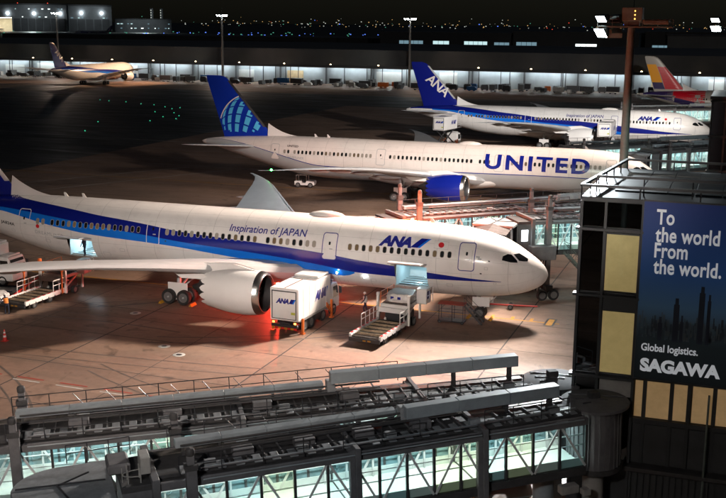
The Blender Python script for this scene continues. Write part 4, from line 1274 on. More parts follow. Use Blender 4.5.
# near pair of parked bridges
brB, eB, zbB, ztB = jet_bridge('nearest jet bridge with lit glass sides, round cab roof at its lower left end', (-5.55,49.15), 218.2, (5.4,6.3,8.6), floor_z=4.22, slope=0.036, detail=2, duct_dz=0.75, flip=True)
brA, eA, zbA, ztA = jet_bridge('second nearest jet bridge, parked just behind the nearest one, running off the left edge', (-7.9,51.55), 211.8, (6.0,9.0,11.5), floor_z=4.22, slope=0.036, detail=2, duct_dz=1.15, flip=True)
for br_, xs_, zt_, w_ in ((brB, (7.5,19.0), ztB, 3.0), (brA, (9.0,25.0), ztA, 3.0)):
    for j in range(6):
        y_ = -1.35+0.16*j; zz_ = zt_+0.62+0.05*(j % 3)
        MB().tube((xs_[0]+0.4*j,y_,zz_),(xs_[1]-0.5*j,y_,zz_),0.028+0.01*(j % 2),6).build('conduit', M[('bridge_grey','duct_grey','gunmetal')[j % 3]], br_)
    nn_ = int((xs_[1]-xs_[0])/1.5)
    for k in range(nn_):
        xx_ = xs_[0]+1.5*k
        MB().box(xx_-0.03,xx_+0.03,-1.5,-0.4,zt_+0.52,zt_+0.58).build('pipe_bracket', M['bridge_dark'], br_)
        MB().tube((xx_,-1.52,zt_+0.5),(xx_+0.75,-1.52,zt_+1.45),0.02,5).build('rail_brace', M['gunmetal'], br_)
    for k in range(4):
        xx_ = lerp(xs_[0]+1, xs_[1]-2.5, k/3)
        MB().box(xx_,xx_+0.9,0.1,0.6,zt_+0.48,zt_+0.85).build('machinery_box', M['bridge_grey'], br_, bevel=0.03)
ladder_cage(brB, 21.3, 1.0, 3.6, 7.4)
MB().box(20.9,21.3,0.55,1.5,7.2,7.9).build('equipment_cabinet', M['conc_grey'], brB, bevel=0.03)
MB().box(21.6,22.5,-0.9,0.5,6.9,7.35).build('air_unit', M['bridge_grey'], brB, bevel=0.08)
railing(brB, [(21.4,-1.5,6.9),(24.0,-1.5,6.9)], 0.8, 0.9, 'gunmetal')
MB().lathe([(0.5,0),(0.5,3.8)], 24, 'z', c=(2.55,-0.2,0)).build('support_column', M['duct_grey'], brB, smooth=True)
MB().box(1.7,2.6,1.25,1.7,3.1,3.5).box(1.1,1.5,1.35,1.75,2.9,3.2).build('floodlamp_housing', M['conc_grey'], brB, bevel=0.04)
# bridges docked at the nearest jet
jet_bridge('jet bridge behind the nearest jet fuselage, lit orange at its cab by the beacon', (-5.5,113.0), 223.0, (9.0,10.3,12.6), floor_z=4.5, slope=0.0, detail=2, duct_dz=0.8, canopy=True, cabyaw=R(32), col_top=3.0)
br1, e1, zb1, zt1 = jet_bridge('short jet bridge docked at the front door of the nearest jet', (-5.0,103.0), 214.0, (5.0,5.2,5.0), floor_z=4.5, slope=0.0, detail=2, duct_dz=0.8, canopy=True, cabyaw=R(54), col_top=2.8)
xv = e1[-1][1]; wv = e1[-1][2]
emit('cab_lamp', (0.92,0.97,1.0), 5.0)
MB().box(xv+0.35,xv+0.95,wv/2-0.11,wv/2-0.08,5.3,6.3).build('cab_lamp', M['cab_lamp'], br1)
MB().box(xv-1.9,xv+0.4,wv/2+0.12,wv/2+1.15,3.75,5.0).build('equipment_box', M['bridge_grey'], br1, bevel=0.04)
for k in range(4): MB().tube((xv-0.9+0.3*k,wv/2+0.55,0.9),(xv-1.2+0.25*k,wv/2+0.6,3.8),0.05,6).build('hose', M['rubber'], br1)
ladder_cage(br1, xv-2.3, 0.6, 7.2, 8.6)
service_stair(br1, e1[-1][1]-3.0, 1.9, 4.3, 1)
# bridges at the second jet
jet_bridge('jet bridge behind the fuselage of the jet with big blue letters', (-1.3,173.0), 223.0, (8.5,9.5,12.0), floor_z=4.5, detail=0, duct_dz=0.8, canopy=True, cabyaw=R(32), rib=False)
jet_bridge('jet bridge docked at the nose door of the jet with big blue letters', (-0.5,166.5), 228.5, (5.6,5.8,5.6), floor_z=4.5, detail=0, duct_dz=0.8, canopy=True, cabyaw=R(34), rib=False)
# bridges at the third jet
jet_bridge('far jet bridge beyond the third jet, seen over its fuselage', (0.5,246.0), 217.0, (9,10,12.0), floor_z=4.5, detail=0, duct_dz=0.8, canopy=True, cabyaw=R(36), rib=False)

# ------------------------------------------------------------------ terminal blocks that carry the bridges
def node_block(label, u0, v0, u1, v1, ztop, near=True):
    t = thing('terminal_block', label, 'building', (u0, v0, 0))
    W = u1-u0; D = v1-v0
    MB().box(0.0,W,0.35,D,0.0,ztop-0.25).build('wall', M['building_dark'], t)
    MB().box(-0.05,W+0.05,0.02,D+0.05,ztop-0.24,ztop).build('roof', M['building_dark'], t, bevel=0.03)
    return t, W, D
tb, TW, TD = node_block('dark glass terminal block with a huge blue advertising board, at the right edge', -7.0, 50.5, 9.0, 61.5, 16.2)
# roof pavers
PVM = MB().box(0.02,0.98,0.02,0.98,0,0.05).mesh('roof_panel', bevel=0.01); PVM.materials.append(M['building_roof'])
for i in range(12):
    for j in range(5):
        inst('roof_panel', PVM, tb, (1.2+1.25*i, 2.2+1.55*j, 16.2+0.01*((i*3+j*5)%3)), (0,0,0), (1.25,1.55,1))
for (p, q) in (((-0.05,0.05),(16,0.05)),((-0.05,0.05),(0.9,10.9)),((0.9,10.9),(16,10.9))):
    MB().beam((p[0],p[1],16.72),(q[0],q[1],16.72),0.16,0.12).build('parapet_rail', M['building_frame'], tb)
    n = 7
    for k in range(n): MB().tube((lerp(p[0],q[0],k/(n-1)),lerp(p[1],q[1],k/(n-1)),16.1),(lerp(p[0],q[0],k/(n-1)),lerp(p[1],q[1],k/(n-1)),16.7),0.04,6).build('rail_post', M['building_frame'], tb)
MB().beam((0.5,1.0,17.05),(16,1.0,17.05),0.12,0.12).build('parapet_rail', M['building_frame'], tb)
for k in range(8): MB().tube((0.5+2.2*k,1.0,16.2),(0.5+2.2*k,1.0,17.0),0.035,6).build('rail_post', M['building_frame'], tb)
# facade: mullions, glass, lit blinds
cols = [0.0, 1.12, 2.82]
levels = [(13.95+0.95,16.05),(10.95,14.75),(7.35,10.80),(3.4,7.2)]
for i in range(2):
    xa, xb = cols[i]+0.06, cols[i+1]-0.06
    for j, (z0, z1) in enumerate(((14.72,16.02),(11.62,14.62),(7.55,11.35),(3.3,7.4))):
        MB().box(xa,xb,0.16,0.19,z0+0.03,z1-0.03).build('pane', M['glass_dark'], tb)
for x in cols: MB().box(x-0.07,x+0.07,0.0,0.34,0.3,16.0).build('mullion', M['building_frame'], tb, bevel=0.01)
for z in (14.67,11.48,7.47): 
    MB().box(-0.22,2.90,-0.14,0.34,z-0.06,z+0.06).build('transom', M['building_frame'], tb, bevel=0.01)
for z0, z1 in ((11.72,14.50),(7.68,10.78)):
    MB().box(1.22,2.72,0.06,0.11,z0,z1).build('lit_blind', M['blind'], tb, bevel=0.01)
    for z in (z0,z1): MB().box(1.2,2.74,0.03,0.14,z-0.03,z+0.03).build('blind_frame', M['building_frame'], tb)
    for x in (1.2,2.74): MB().box(x-0.03,x+0.03,0.03,0.14,z0,z1).build('blind_frame', M['building_frame'], tb)
for (z0, z1) in ((11.72,14.50),(7.68,10.78)): MB().box(1.24,2.70,0.035,0.045,z0+0.03,z1-0.03).build('pane', M['glass_clear'], tb)
emit('reflection_bright', (0.55,0.85,0.85), 0.5); emit('reflection_dim', (0.35,0.6,0.6), 0.045)  # added glow behind the top panes stands in for reflected bridge trusses
for xa, xb in ((0.1,1.02),(1.22,2.72)):
    MB().box(xa,xb,0.30,0.33,14.8,15.95).build('reflection_sheet', M['reflection_dim'], tb)
    n_ = int((xb-xa)/0.26)
    for k in range(n_):
        x = xa+0.1+0.26*k
        MB().beam((x,0.26,14.9),(x+(0.16 if k % 2 else -0.06),0.26,15.9),0.02,0.05).build('reflection_bar', M['reflection_bright'], tb)
MB().box(1.2,2.75,0.1,0.15,10.80,11.40).build('spandrel', M['building_frame'], tb)
MB().box(1.25,2.75,0.10,0.15,6.55,7.38).build('spandrel', M['conc_grey'], tb)
# lit windows under the board
for k, (xa, xb) in enumerate(((2.95,3.30),(3.50,4.55),(4.75,5.35),(5.6,6.5),(6.7,7.6))):
    MB().box(xa,xb,0.16,0.20,5.65,7.45).build('lit_window', M['lit_room'], tb)
    MB().box(xb+0.02,xb+0.18,0.08,0.30,3.3,7.5).build('mullion', M['building_frame'], tb)
    MB().box(xa,xb,0.12,0.15,3.5,5.3).build('dark_panel', M['building_dark'], tb)
MB().box(2.9,12,0.0,0.3,5.38,5.60).build('sill', M['building_frame'], tb)
MB().box(2.6,12,-0.5,0.3,3.05,3.25).build('ledge', M['bridge_dark'], tb, bevel=0.03)
MB().tube((6.35,-0.45,0.2),(6.35,-0.45,7.3),0.05,8).build('drain_pipe', M['mast_metal'], tb)
b = MB()
for k in range(26): b.box(2.9+0.3*k,2.9+0.3*k+0.1,0.1,0.3,0.4,2.8)
b.build('grille', M['building_dark'], tb)

# the advertising board
bb = thing('billboard', 'big blue board with white words over a city skyline, on the terminal block', 'billboard', (-4.14,50.36,7.66))
m = bpy.data.materials.new('board_print'); m.use_nodes = True
nt = m.node_tree; n_ = nt.nodes; Lk = nt.links; p_ = n_['Principled BSDF']; p_.inputs['Roughness'].default_value = 0.5
tc_ = n_.new('ShaderNodeTexCoord'); sp_ = n_.new('ShaderNodeSeparateXYZ'); cr_ = n_.new('ShaderNodeValToRGB'); mr_ = n_.new('ShaderNodeMapRange')
mr_.inputs['From Max'].default_value = 8.5
Lk.new(tc_.outputs['Object'], sp_.inputs[0]); Lk.new(sp_.outputs['Z'], mr_.inputs['Value']); Lk.new(mr_.outputs['Result'], cr_.inputs['Fac'])
els = cr_.color_ramp.elements
els[0].position = 0.0; els[0].color = (0.006,0.010,0.012,1)
els[1].position = 1.0; els[1].color = (0.008,0.030,0.16,1)
for pos, c in ((0.22,(0.010,0.018,0.022,1)),(0.32,(0.030,0.050,0.065,1)),(0.42,(0.035,0.085,0.15,1)),(0.62,(0.010,0.060,0.20,1))):
    e_ = els.new(pos); e_.color = c
Lk.new(cr_.outputs['Color'], p_.inputs['Base Color'])
Lk.new(cr_.outputs['Color'], p_.inputs['Emission Color']); p_.inputs['Emission Strength'].default_value = 0.16
BW = 7.6
MB().box(0.0,BW,0.02,0.12,0.0,8.5).build('panel', m, bb)
for (x0,x1,z0,z1) in ((-0.08,0.0,-0.08,8.58),(BW,BW+0.08,-0.08,8.58),(-0.0,BW,-0.08,0.0),(0,BW,8.5,8.58)):
    MB().box(x0,x1,-0.01,0.13,z0,z1).build('frame', M['building_frame'], bb)
def flat_text(root, name, mtl, txt, size, x, z, **kw):
    vs_, fs_ = text2d(txt, size, step=0, **kw)
    return MB().add([(x+a, 0.004, z+c_) for a, c_ in vs_], fs_).build(name, mtl, root, fix=False)
for txt, z in (('To',7.48),('the world',6.66),('From',5.92),('the world.',5.16)):
    flat_text(bb, 'lettering', M['text_white'], txt, 0.98, 0.58, z, bold=0.022, sx=0.70, space=1.04)
flat_text(bb, 'lettering', M['text_white'], 'Global logistics.', 0.50, 0.26, 1.40, bold=0.012, sx=0.82)
flat_text(bb, 'lettering', M['text_white'], 'SAGAWA', 0.82, 0.26, 0.42, bold=0.045, sx=1.02)
mat('print_tower', (0.006,0.013,0.030), 0.5); mat('print_tower_pale', (0.05,0.07,0.085), 0.5); mat('print_street', (0.035,0.05,0.06), 0.5)
rr = random.Random(3)
for nm_, col_, cnt in (('print_pale',(0.050,0.064,0.072),120),('print_mid',(0.040,0.060,0.080),150),('print_dim',(0.016,0.026,0.040),110)):
    mat(nm_, col_, 0.5); b = MB()
    for q in range(cnt):
        x = rr.uniform(0.03,BW-0.2); zb_ = rr.uniform(1.98,2.75); w_ = rr.uniform(0.03,0.12); h_ = rr.uniform(0.08,0.55)*(1.2 if nm_ != 'print_pale' else 0.7)
        b.add([(x,0.0178-0.0002*(q%9),zb_),(x+w_,0.0178-0.0002*(q%9),zb_),(x+w_,0.0178-0.0002*(q%9),zb_+h_),(x,0.0178-0.0002*(q%9),zb_+h_)], [(0,1,2,3)])
    tag(b.build('printed_skyline', M[nm_], bb, fix=False), kind='stuff')
x = 0.05; k = 0
while x < 0:
    w_ = rr.uniform(0.10,0.28); h_ = rr.uniform(0.35,1.15)
    MB().box(x,x+w_,0.0145,0.0165+0.0004*(k%3),1.75,1.9+h_).build('printed_tower', M[rr.choice(['print_tower','print_tower_pale','print_street'])], bb)
    x += w_+rr.uniform(-0.02,0.1); k += 1
for x, w_, h_ in ((1.62,0.26,2.1),(1.95,0.14,1.3),(2.72,0.26,2.75),(3.1,0.16,2.4),(0.95,0.2,1.15),(4.3,0.3,1.9),(5.6,0.25,2.2)):
    MB().box(x,x+w_,0.0100,0.0125,1.95,1.95+h_-0.3).box(x+w_*0.2,x+w_*0.8,0.0100,0.0125,1.95+h_-0.3,1.95+h_).build('printed_tower', M['print_tower'], bb)

t2, W2, D2 = node_block('second dark glass terminal block, behind the first at the right edge', -3.3, 110.0, 9.0, 121.0, 17.1)
for j, (z0, z1) in enumerate(((13.7,16.9),(10.3,13.4),(6.8,10.0),(3.4,6.5))):
    for i in range(3):
        MB().box(0.12+1.3*i,1.3+1.3*i,0.16,0.20,z0,z1).build('pane', M['glass_dark'], t2)
        if j == 1 and i == 1: MB().box(0.2+1.3*i,1.22+1.3*i,0.22,0.26,z0+0.1,z1-0.1).build('lit_blind', M['blind'], t2)
for z in (16.95,13.55,10.15,6.65): MB().box(-0.15,W2,-0.1,0.3,z-0.08,z+0.08).build('transom', M['building_frame'], t2)
for i in range(4): MB().box(1.3*i-0.05,1.3*i+0.09,0.02,0.3,0.3,16.9).build('mullion', M['building_frame'], t2)
MB().box(-0.2,W2,-0.2,D2,17.12,17.45).build('parapet', M['building_frame'], t2, bevel=0.04)

# ------------------------------------------------------------------ floodlight masts
WARM = (1.0,0.80,0.66); NEUT = (1.0,0.87,0.785); COOL = (0.86,0.95,1.0)
def flood_head(par, c, aim, lit=True, w=1.5, h=0.55, nm='floodlight'):
    c = Vector(c); d = Vector(aim).normalized()
    s_ = d.cross(Vector((0,0,1))).normalized(); u_ = s_.cross(d)
    def Q(a, b_, e): return c + s_*a + u_*b_ + d*e
    b = MB(); 
    fr = [Q(-w/2,-h/2,0.12),Q(w/2,-h/2,0.12),Q(w/2,h/2,0.12),Q(-w/2,h/2,0.12)]
    bk = [Q(-w/2*0.7,-h/2*0.6,-0.4),Q(w/2*0.7,-h/2*0.6,-0.4),Q(w/2*0.7,h/2*0.6,-0.4),Q(-w/2*0.7,h/2*0.6,-0.4)]
    b.add(fr+bk, [(7,6,5,4),(0,1,5,4),(1,2,6,5),(2,3,7,6),(3,0,4,7)])
    o = b.build(nm, M['mast_metal'], par)
    MB().add([Q(-w/2+0.03,-h/2+0.03,0.11),Q(w/2-0.03,-h/2+0.03,0.11),Q(w/2-0.03,h/2-0.03,0.11),Q(-w/2+0.03,h/2-0.03,0.11)], [(0,1,2,3)]).build('lens', M['lamp_white'] if lit else M['black_gloss'], o, fix=False)
    return o
def big_mast(label, loc, group=None, h=24.0, r=0.34, sc=1.0):
    t = thing('floodlight_mast', label, 'light mast', loc); t.scale = (sc,sc,sc); h = h/sc
    MB().lathe([(r*1.15,0),(r,h*0.5),(r*0.9,h)], 18).build('mast', M['mast_metal'], t, smooth=True)
    MB().lathe([(r*1.9,0),(r*1.9,0.35),(r*1.3,0.5)], 18).build('base', M['conc_grey'], t)
    MB().box(-2.6,3.2,-0.5,0.5,h-0.12,h).build('platform', M['mast_metal'], t, bevel=0.02)
    MB().box(-0.75,0.85,-0.6,0.6,h+0.35,h+1.45).build('control_box', M['mast_metal'], t, bevel=0.04)
    MB().box(-0.55,0.6,-0.4,0.4,h,h+0.35).build('box_plinth', M['bridge_dark'], t)
    for k in range(3): MB().lathe([(0,0),(0.05,0),(0.05,0.02)], 8, 'y', c=(0.28,-0.63,h+0.55+0.3*k)).build('status_lamp', M['lamp_amber'], t)
    MB().tube((0.1,0,h+1.45),(0.1,0,h+3.2),0.035,6).build('lightning_rod', M['mast_metal'], t)
    MB().box(0.9,2.9,-0.55,0.45,h+0.12,h+0.5).build('lamp_tray', M['mast_metal'], t, bevel=0.08)
    railing(t, [(-2.6,-0.48,h),(3.2,-0.48,h)], 0.5, 1.2, 'mast_metal', 0.02)
    return t

m1 = big_mast('tall grey floodlight mast standing behind the terminal block, lamps lit to the left', (-10.5,101.8,0), 'floodlight masts along the terminal', sc=1.15)
flood_head(m1, (-2.3,-0.1,21.45), (-0.75,-0.45,-0.50), w=1.7, h=0.55)
flood_head(m1, (-1.2,-0.2,21.4), (-0.6,-0.6,-0.45), lit=False, w=1.3, h=0.7)
flood_head(m1, (-2.3,0.0,20.35), (-0.7,-0.5,-0.55), w=1.6, h=0.8)
flood_head(m1, (-1.3,0.1,20.3), (-0.5,0.7,-0.45), lit=False, w=1.3, h=0.7)
spot('mast_light', (-14.2,101.2,24.2), (-28,44,4), 105000, COOL, 60, 0.7, 0.5, m1)
spot('mast_light', (-14.4,101.2,24.2), (-40,66,0), 220000, WARM, 86, 0.8, 2.2, m1)
spot('mast_light', (-14.4,102.4,24.0), (-53,109,6), 60000, COOL, 50, 0.8, 0.8, m1)
spot('mast_light', (-12.4,100.6,23.2), (-19,92,5), 9000, COOL, 90, 0.8, 0.4, m1)
spot('mast_light', (-14.2,102.4,23.3), (-46,140,3), 145000, NEUT, 66, 1.0, 2.0, m1)
m2 = big_mast('floodlight mast cut by the right edge, only its lit lamps in view', (-1.2,150.0,0), 'floodlight masts along the terminal')
flood_head(m2, (-3.6,-0.2,24.85), (-0.65,-0.55,-0.5), w=1.6, h=0.6)
flood_head(m2, (-3.5,-0.2,23.75), (-0.65,-0.55,-0.5), w=1.7, h=0.8)
MB().box(-3.9,-2.4,-0.2,0.2,23.9,24.0).build('lamp_arm', M['mast_metal'], m2)
spot('mast_light', (-5.4,150.4,24.0), (-38,212,3), 230000, (1.0,0.95,0.90), 60, 0.8, 0.5, m2)
spot('mast_light', (-5.4,149.6,24.0), (-40,118,0), 80000, (1.0,0.80,0.66), 100, 1.0, 2.0, m2)
spot('mast_light', (-4.4,149.0,24.0), (-12,158,4), 9000, COOL, 110, 0.8, 0.4, m2)
spot('mast_light', (-5.2,150.6,24.2), (-18,290,10), 170000, (1.0,0.90,0.80), 30, 0.9, 0.6, m2)
# out-of-view floodlights put in beside the viewing deck: camera-side key plus added fill
fl = thing('unseen_floodlight', 'unseen bank of floodlights added beside the viewpoint', 'floodlight', (-10.5,-4.0,0))
MB().lathe([(0.3,0),(0.25,15),(0.2,29.5)], 14).build('mast', M['mast_metal'], fl, smooth=True)
for k in range(3): flood_head(fl, (-1.2+1.2*k,0.3,29.2), (-0.25+0.1*k,0.9,-0.28), w=1.1)
def espot(loc, tgt, p, col, cone, sx, sy, par, blend=0.6, rad=0.6):
    o = spot('unseen_light', loc, tgt, p, col, cone, blend, rad, par)
    o.scale = (sx, sy, 1)
    return o
espot((-11.4,-3.6,29.2), (-54,86,6.0), 150000, NEUT, 34, 1.25, 0.46, fl)
espot((-10.2,-3.6,29.2), (-26,87,6.5), 112000, NEUT, 32, 1.25, 0.42, fl)

spot('unseen_light', (-9.8,-3.6,29.0), (1,55,8), 13000, NEUT, 34, 0.8, 0.6, fl)  # added fill on the front of the terminal block
spot('unseen_light', (-10.8,-3.6,29.0), (-24,40,6), 20000, (0.86,0.94,1.0), 46, 0.7, 0.6, fl)  # added spill fill over the near bridges
espot((-10.6,-3.6,29.2), (-12.0,100,9.5), 330000, (0.82,1.0,0.92), 10, 1.0, 1.0, fl, 0.7, 0.5)  # added narrow spot to brighten the tall mast
espot((-11.0,-3.6,29.0), (-42,69,0), 70000, WARM, 40, 1.3, 0.55, fl, 0.8, 1.5)  # added warm fill for the near apron

# ------------------------------------------------------------------ ground vehicles
def ptext(root, name, mtl, txt, size, o, ex, ey, **kw):
    vs_, fs_ = text2d(txt, size, step=0, **kw)
    o = Vector(o); ex = Vector(ex); ey = Vector(ey)
    return MB().add([o+ex*a+ey*c for a, c in vs_], fs_).build(name, mtl, root, fix=False)
def bars(root, o, ex, ey, h, w=0.42, lean=0.55):
    o = Vector(o); ex = Vector(ex); ey = Vector(ey)
    for m_, x0, x1 in (('ana_dark',0,w),('ana_light',w,w*1.4)):
        MB().add([o+ex*x0, o+ex*x1, o+ex*(x1+lean*h)+ey*h, o+ex*(x0+lean*h)+ey*h], [(0,1,2,3)]).build('logo_bar', M[m_], root, fix=False)
TW_ = wheel_mesh(0.50, 0.34)
def road_wheel(par, x, y, r=0.5):
    return put_wheel(TW_, par, (x,y,r))
def box_truck(label, loc, rz, letters=True, raised=0.0, L_=6.0, group=None):
    t = thing('cargo_truck', label, 'truck', loc, rz, group)
    w = 1.24
    ch_ = MB().box(0.1,8.0,-0.45,0.45,0.62,0.92).box(0.0,0.35,-1.15,1.15,0.55,0.8).build('chassis', M['gunmetal'], t, bevel=0.03)
    z0 = 1.1+raised; z1 = 3.72+raised
    bd = MB().box(0.0,L_,-w,w,z0,z1).build('box_body', M['white_paint'], t, bevel=0.05)
    MB().box(0.2,3.4,-0.03,0.03,z1+0.003,z1+0.03).build('roof_seam', M['gunmetal'], bd)
    MB().box(3.4,3.46,-1.2,1.2,z1+0.003,z1+0.04).build('roof_seam', M['gunmetal'], bd)
    MB().box(3.9,L_-0.05,-1.1,1.1,z1+0.004,z1+0.22).build('roof_hatch', M['white_paint'], bd, bevel=0.06)
    if letters:
        for k in range(6): MB().box(-0.03,-0.012,-1.0,1.0,z0+0.2+0.36*k,z0+0.53+0.36*k).build('door_slat', M['white_paint'], bd, bevel=0.008)
        for (y0,y1,a,b_) in ((-1.08,-1.02,z0+0.14,z1-0.2),(1.02,1.08,z0+0.14,z1-0.2),(-1.02,1.02,z1-0.27,z1-0.2),(-1.02,1.02,z0+0.14,z0+0.18)):
            MB().box(-0.05,-0.002,y0,y1,a,b_).build('door_frame', M['gunmetal'], bd)
        ptext(bd, 'lettering', M['ana_text'], 'ANA', 0.52, (-0.036,0.72,z0+1.42), (0,-1,0), (0,0,1), bold=0.035, shear=0.3, space=0.9)
        bars(bd, (-0.036,-0.42,z0+1.42), (0,-1,0), (0,0,1), 0.38, 0.3)
        ptext(bd, 'lettering', M['ana_text'], 'ANA', 0.98, (2.9,-w-0.006,z0+1.05), (1,0,0), (0,0,1), bold=0.075, shear=0.3, space=0.9)
        bars(bd, (4.6,-w-0.006,z0+1.05), (1,0,0), (0,0,1), 0.72, 0.36, 0.5)
        MB().box(-0.04,-0.034,-0.98,-0.62,z0+0.55,z0+0.75).build('notice', M['olive'], bd)
    for sy in (-1,1):
        MB().box(3.3,4.2,sy*0.95-0.25,sy*0.95+0.25,0.45,1.0).build('fuel_tank', M['dark_metal'], ch_, bevel=0.06)
        MB().box(0.3,5.6,sy*1.18-0.03,sy*1.18+0.03,0.98,1.08).build('side_rail', M['conc_grey'], ch_)
        for k in range(5): MB().box(0.9+1.05*k,0.98+1.05*k,sy*1.245-0.012,sy*1.245+0.012,z0+0.08,z1-0.1).build('body_rib', M['white_paint'], bd)
        MB().box(0.1,5.9,sy*1.25-0.012,sy*1.25+0.012,z0+0.02,z0+0.10).build('body_rail', M['conc_grey'], bd)
        MB().tube((3.0,sy*0.5,0.7),(3.6,sy*1.1,0.9),0.04,6).tube((3.6,sy*1.1,0.9),(5.2,sy*1.05,0.75),0.04,6).build('hose', M['rubber'], ch_)
    pts = [(6.15,0.55),(8.0,0.55),(8.05,1.3),(7.85,2.15),(7.6,2.72),(6.15,2.78)]
    cb = MB().extr([(x,-1.12,z) for x,z in pts], (0,2.24,0)).build('truck_cab', M['white_paint'], t, bevel=0.06)
    MB().extr([(7.88,-0.98,2.1),(7.64,-0.98,2.62),(7.645,-0.98,2.62),(7.89,-0.98,2.1)], (0,1.96,0))
    MB().add([(8.06,-0.98,1.45),(8.06,0.98,1.45),(7.72,0.95,2.52),(7.72,-0.95,2.52)], [(0,1,2,3)]).build('windscreen', M['black_gloss'], cb)
    for sy in (-1,1):
        MB().add([(6.75,sy*1.127,1.5),(7.8,sy*1.127,1.5),(7.55,sy*1.127,2.45),(6.75,sy*1.127,2.45)], [(0,1,2,3)]).build('side_window', M['black_gloss'], cb)
        mr = MB().box(7.9,8.05,sy*1.25-0.1,sy*1.25+0.1,1.7,2.25).tube((7.8,sy*1.1,2.3),(7.95,sy*1.25,2.25),0.02,5).build('mirror', M['gunmetal'], cb)
        for x in (1.5,2.65,4.8,6.9): road_wheel(ch_, x, sy*0.98)
        MB().box(0.02,0.12,sy*0.95-0.18,sy*0.95+0.18,0.86,1.02).build('tail_lamp', M['lamp_red'] if False else M['red_paint'], ch_)
        MB().box(-0.02,0.02,sy*0.95-0.09,sy*0.95+0.09,0.88,1.0).build('indicator_lamp', M['lamp_amber'], ch_)
        lg = MB().box(0.55,0.72,sy*1.32-0.08,sy*1.32+0.08,0.12,1.25).box(0.45,0.82,sy*1.32-0.16,sy*1.32+0.16,0.0,0.1).build('outrigger', M['orange_paint'], ch_)
        lg = MB().box(6.0,6.14,sy*1.30-0.08,sy*1.30+0.08,0.12,1.55).box(5.9,6.24,sy*1.30-0.16,sy*1.30+0.16,0.0,0.1).build('outrigger', M['orange_paint'], ch_)
        b = MB()
        for q in (0,0.28): b.beam((5.1,sy*1.3,1.5-q),(6.0,sy*1.3,0.7-q),0.06,0.1)
        for k in range(5): b.beam((5.1+0.2*k,sy*1.3,1.5-0.18*k),(5.1+0.2*k,sy*1.3,1.22-0.18*k),0.04,0.05)
        b.build('orange_steps', M['orange_paint'], ch_)
    for k in range(8):
        MB().box(-0.06,-0.01,-1.1+0.275*k,-0.86+0.275*k,0.42,0.58).build('bumper_stripe', M['yellow_paint'] if k % 2 else M['red_paint'], ch_)
    MB().box(7.3,7.55,-0.8,0.8,2.77,2.92).build('beacon_bar', M['white_paint'], cb, bevel=0.03)
    if raised:
        b = MB()
        for sy in (-0.7,0.7):
            b.beam((0.5,sy,0.95),(5.4,sy,z0-0.08),0.16,0.2); b.beam((5.4,sy,0.95),(0.5,sy,z0-0.08),0.16,0.2)
        b.build('scissor_lift', M['gunmetal'], t)
        MB().box(L_,L_+2.0,-1.1,1.1,z0,z0+0.12).build('front_platform', M['steel_deck'], t)
        railing(t, [(L_+0.05,-1.1,z0+0.1),(L_+2,-1.1,z0+0.1)], 1.0, 0.9, 'truss_white')
    return t
box_truck('white lettered cargo truck parked beside the near engine', (-33.05,74.75,0), R(86.5))
box_truck('white truck with orange outriggers at the left edge behind the wing', (-70.3,80.6,0), R(0), letters=False)
box_truck('catering truck with raised box at the tail of the third jet', (-56.4,202.3,0), R(80), raised=2.6)
box_truck('catering truck with raised box near the front of the third jet', (-24.8,203.0,0), R(88), raised=2.6)

